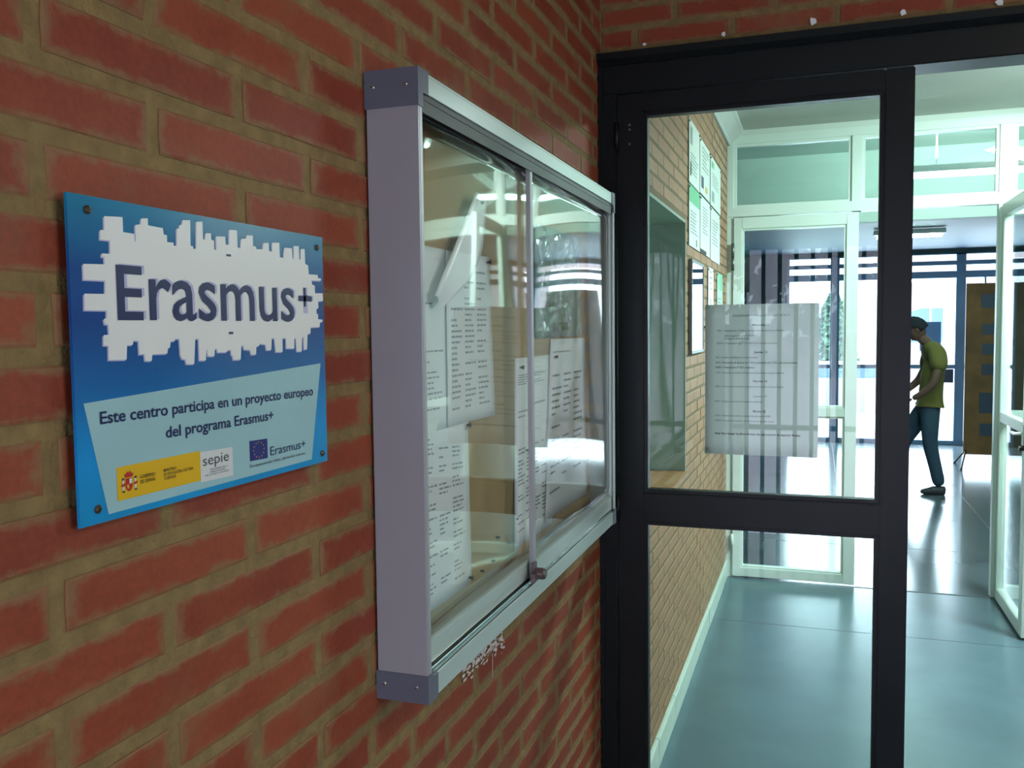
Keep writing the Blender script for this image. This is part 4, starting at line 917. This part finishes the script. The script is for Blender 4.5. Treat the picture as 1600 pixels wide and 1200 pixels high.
# ---- person walking in the lobby
def skin_mesh(name, verts, edges, radii, m, parent, root=0, sub=2, smooth=True):
    me = bpy.data.meshes.new(name); me.from_pydata(verts, edges, []); me.update()
    o = bpy.data.objects.new(name, me); COL.objects.link(o)
    md = o.modifiers.new('skin', 'SKIN'); md.use_smooth_shade = True; md.branch_smoothing = 0.6
    for i, r_ in enumerate(radii):
        v = me.skin_vertices[0].data[i]; v.radius = (r_, r_) if not isinstance(r_, tuple) else r_; v.use_root = (i == root)
    sb = o.modifiers.new('sub', 'SUBSURF'); sb.levels = sub; sb.render_levels = sub
    bpy.context.view_layer.update()
    me2 = bpy.data.meshes.new_from_object(o.evaluated_get(bpy.context.evaluated_depsgraph_get()))
    COL.objects.unlink(o); bpy.data.objects.remove(o)
    me2.materials.clear(); me2.name = name
    for p in me2.polygons: p.use_smooth = True
    return link(name, me2, m, parent)
PX, PYY = 1.56, 9.30
ps = empty('person', (PX, PYY, 0), 'person in yellow green T-shirt and jeans walking with head bowed', 'person')
# coordinates: x forward is -x (faces left), y across
def P3(fwd, side, z): return (PX - fwd, PYY + side, z)
# bare body: head stalk, arms, hands (one continuous surface)
bv = [P3(-.02, 0, .94), P3(-.04, 0, 1.12), P3(-.06, 0, 1.32), P3(-.03, 0, 1.40), P3(.03, 0, 1.46), P3(.09, 0, 1.52),
      P3(-.05, -.15, 1.33), P3(-.06, -.225, 1.20), P3(-.02, -.235, 1.06), P3(.08, -.21, .965), P3(.155, -.19, .92),
      P3(-.03, .15, 1.33), P3(.00, .225, 1.20), P3(.06, .23, 1.07), P3(.16, .20, .985), P3(.23, .17, .95),
      P3(-.01, -.095, .86), P3(.00, -.10, .48), P3(-.10, -.105, .10), P3(-.01, .095, .86), P3(.20, .10, .50), P3(.24, .10, .10)]
be = [(0, 1), (1, 2), (2, 3), (3, 4), (4, 5), (2, 6), (6, 7), (7, 8), (8, 9), (9, 10), (2, 11), (11, 12), (12, 13), (13, 14), (14, 15), (0, 16), (16, 17), (17, 18), (0, 19), (19, 20), (20, 21)]
br = [.09, .09, .085, .058, .055, .058, .045, .044, .042, .034, .026, .045, .044, .040, .034, .026, .075, .05, .036, .075, .05, .036]
skin_mesh('body', bv, be, br, M['skin'], ps)
# head: an ellipsoid head with jaw, nose, ears, tipped forward
def head():
    bm = bmesh.new(); bmesh.ops.create_uvsphere(bm, u_segments=32, v_segments=24, radius=1.0)
    for v in bm.verts:
        x, y, z = v.co           # local: -x is forward
        f = max(0.0, -x)
        jaw = 1.0 - 0.28 * max(0, -z) ** 1.3
        vx = x * 0.098 * (1.0 if x > 0 else 0.95); vy = y * 0.075 * jaw; vz = z * 0.115
        if z < -.2 and x > 0: vx *= 1 - .35 * (-z)
        if f > .9 and abs(y) < .18 and -.32 < z < .12: vx -= 0.022 * (1 - abs(y) / .18) * (1 - (z + .32) / .5)      # nose
        if f > .8 and abs(abs(y) - .32) < .16 and .02 < z < .2: vx += 0.010                                          # eye sockets
        if f > .85 and abs(y) < .3 and -.6 < z < -.46: vx -= 0.004                                                   # lips
        v.co = (vx, vy, vz)
    me_ = Matrix.Rotation(math.radians(-38), 4, 'Y')
    c = Vector(P3(.118, 0, 1.570))
    bmesh.ops.transform(bm, matrix=Matrix.Translation(c) @ me_, verts=bm.verts)
    h_ = put('head', bm, M['skin'], ps, smooth=True)
    # ears, eyes
    for s in (-1, 1):
        b2 = bmesh.new(); bmesh.ops.create_uvsphere(b2, u_segments=14, v_segments=10, radius=1.0)
        bmesh.ops.transform(b2, matrix=Matrix.Translation(c) @ me_ @ Matrix.Translation((.005, s * .075, -.005)) @ Matrix.Diagonal((.018, .010, .030, 1)), verts=b2.verts); put('ear', b2, M['skin'], h_, smooth=True)
        b2 = bmesh.new(); bmesh.ops.create_uvsphere(b2, u_segments=12, v_segments=8, radius=.011)
        bmesh.ops.transform(b2, matrix=Matrix.Translation(c) @ me_ @ Matrix.Translation((-.078, s * .028, .012)), verts=b2.verts); put('eye', b2, M['white_print'], h_, smooth=True)
    b2 = bmesh.new(); bx(b2, -.091, -.080, -.022, .022, -.064, -.058); bmesh.ops.transform(b2, matrix=Matrix.Translation(c) @ me_, verts=b2.verts); put('mouth', b2, M['red_print'], h_)
    # hair cap
    b2 = bmesh.new(); bmesh.ops.create_uvsphere(b2, u_segments=32, v_segments=24, radius=1.0)
    bmesh.ops.delete(b2, geom=[v for v in b2.verts if (v.co.z < -.35 and v.co.x > 0) or (v.co.x <= 0 and v.co.z < .15 - .5 * v.co.x * 1.0 - .1)], context='VERTS')
    rr = random.Random(2)
    for v in b2.verts: k_ = 1.16 + rr.uniform(-.015, .02); v.co = (v.co.x * .100 * k_ + .002, v.co.y * .078 * k_, v.co.z * .117 * k_)
    bmesh.ops.transform(b2, matrix=Matrix.Translation(c) @ me_, verts=b2.verts)
    o = put('hair', b2, M['hair'], ps, smooth=True); so = o.modifiers.new('t', 'SOLIDIFY'); so.thickness = .012
head()
# hands with five fingers
def hand(wrist, fwd, side, name):
    wv = Vector(wrist); f = Vector(fwd).normalized(); s = Vector((0, side, 0)); n_ = f.cross(s).normalized()
    vs = [wv, wv + f * .045, wv + f * .085]; ed = [(0, 1), (1, 2)]; ra = [(.024, .018), (.034, .016), (.036, .014)]
    for k, (off, ln_) in enumerate(((-.027, .062), (-.009, .074), (.009, .070), (.026, .055))):
        i = len(vs); base = wv + f * .088 + s * off
        vs += [base, base + f * ln_ * .5 - n_ * .006, base + f * ln_ * .85 - n_ * .024]; ed += [(2, i), (i, i + 1), (i + 1, i + 2)]; ra += [.0095, .0085, .0075]
    i = len(vs); vs += [wv + f * .03 - s * .030, wv + f * .06 - s * .052, wv + f * .088 - s * .056]; ed += [(1, i), (i, i + 1), (i + 1, i + 2)]; ra += [.012, .010, .009]
    skin_mesh('hand', [tuple(v) for v in vs], ed, ra, M['skin'], ps, sub=1)
hand(P3(.150, -.19, .925), (-.85, .05, -.45), 1, 'hand'); hand(P3(.225, .17, .953), (-.9, -.05, -.35), -1, 'hand')
# shirt
sv = [P3(-.015, 0, .84), P3(-.02, 0, .97), P3(-.035, 0, 1.12), P3(-.045, 0, 1.28), P3(-.03, 0, 1.37), P3(.015, 0, 1.455),
      P3(-.06, -.13, 1.345), P3(-.07, -.195, 1.27), P3(-.062, -.225, 1.17), P3(-.04, .13, 1.345), P3(-.02, .195, 1.27), P3(.0, .225, 1.17)]
se = [(0, 1), (1, 2), (2, 3), (3, 4), (4, 5), (4, 6), (6, 7), (7, 8), (4, 9), (9, 10), (10, 11)]
sr = [(.155, .115), (.150, .115), (.155, .118), (.165, .130), (.135, .115), (.068, .072), .098, .084, .074, .098, .084, .074]
skin_mesh('shirt', sv, se, sr, M['shirt'], ps, root=1)
# trousers
jv = [P3(-.015, 0, .95), P3(-.015, 0, .87), P3(-.015, -.085, .80), P3(-.01, -.10, .62), P3(-.015, -.10, .47), P3(-.06, -.105, .28), P3(-.105, -.105, .075),
      P3(.02, .085, .80), P3(.12, .10, .62), P3(.20, .10, .48), P3(.235, .10, .28), P3(.245, .10, .075)]
je = [(0, 1), (1, 2), (2, 3), (3, 4), (4, 5), (5, 6), (1, 7), (7, 8), (8, 9), (9, 10), (10, 11)]
jr = [(.14, .105), (.145, .11), .108, .085, .070, .063, .060, .108, .085, .070, .063, .060]
skin_mesh('jeans', jv, je, jr, M['jeans'], ps, root=0)
for fw, sd in ((-.115, -.105), (.235, .10)):
    shv = [P3(fw - .045, sd, .040), P3(fw + .03, sd, .046), P3(fw + .12, sd, .030), P3(fw + .185, sd, .022)]
    skin_mesh('shoe', shv, [(0, 1), (1, 2), (2, 3)], [(.042, .046), (.044, .050), (.046, .034), (.036, .024)], M['shoe'], ps, root=1)
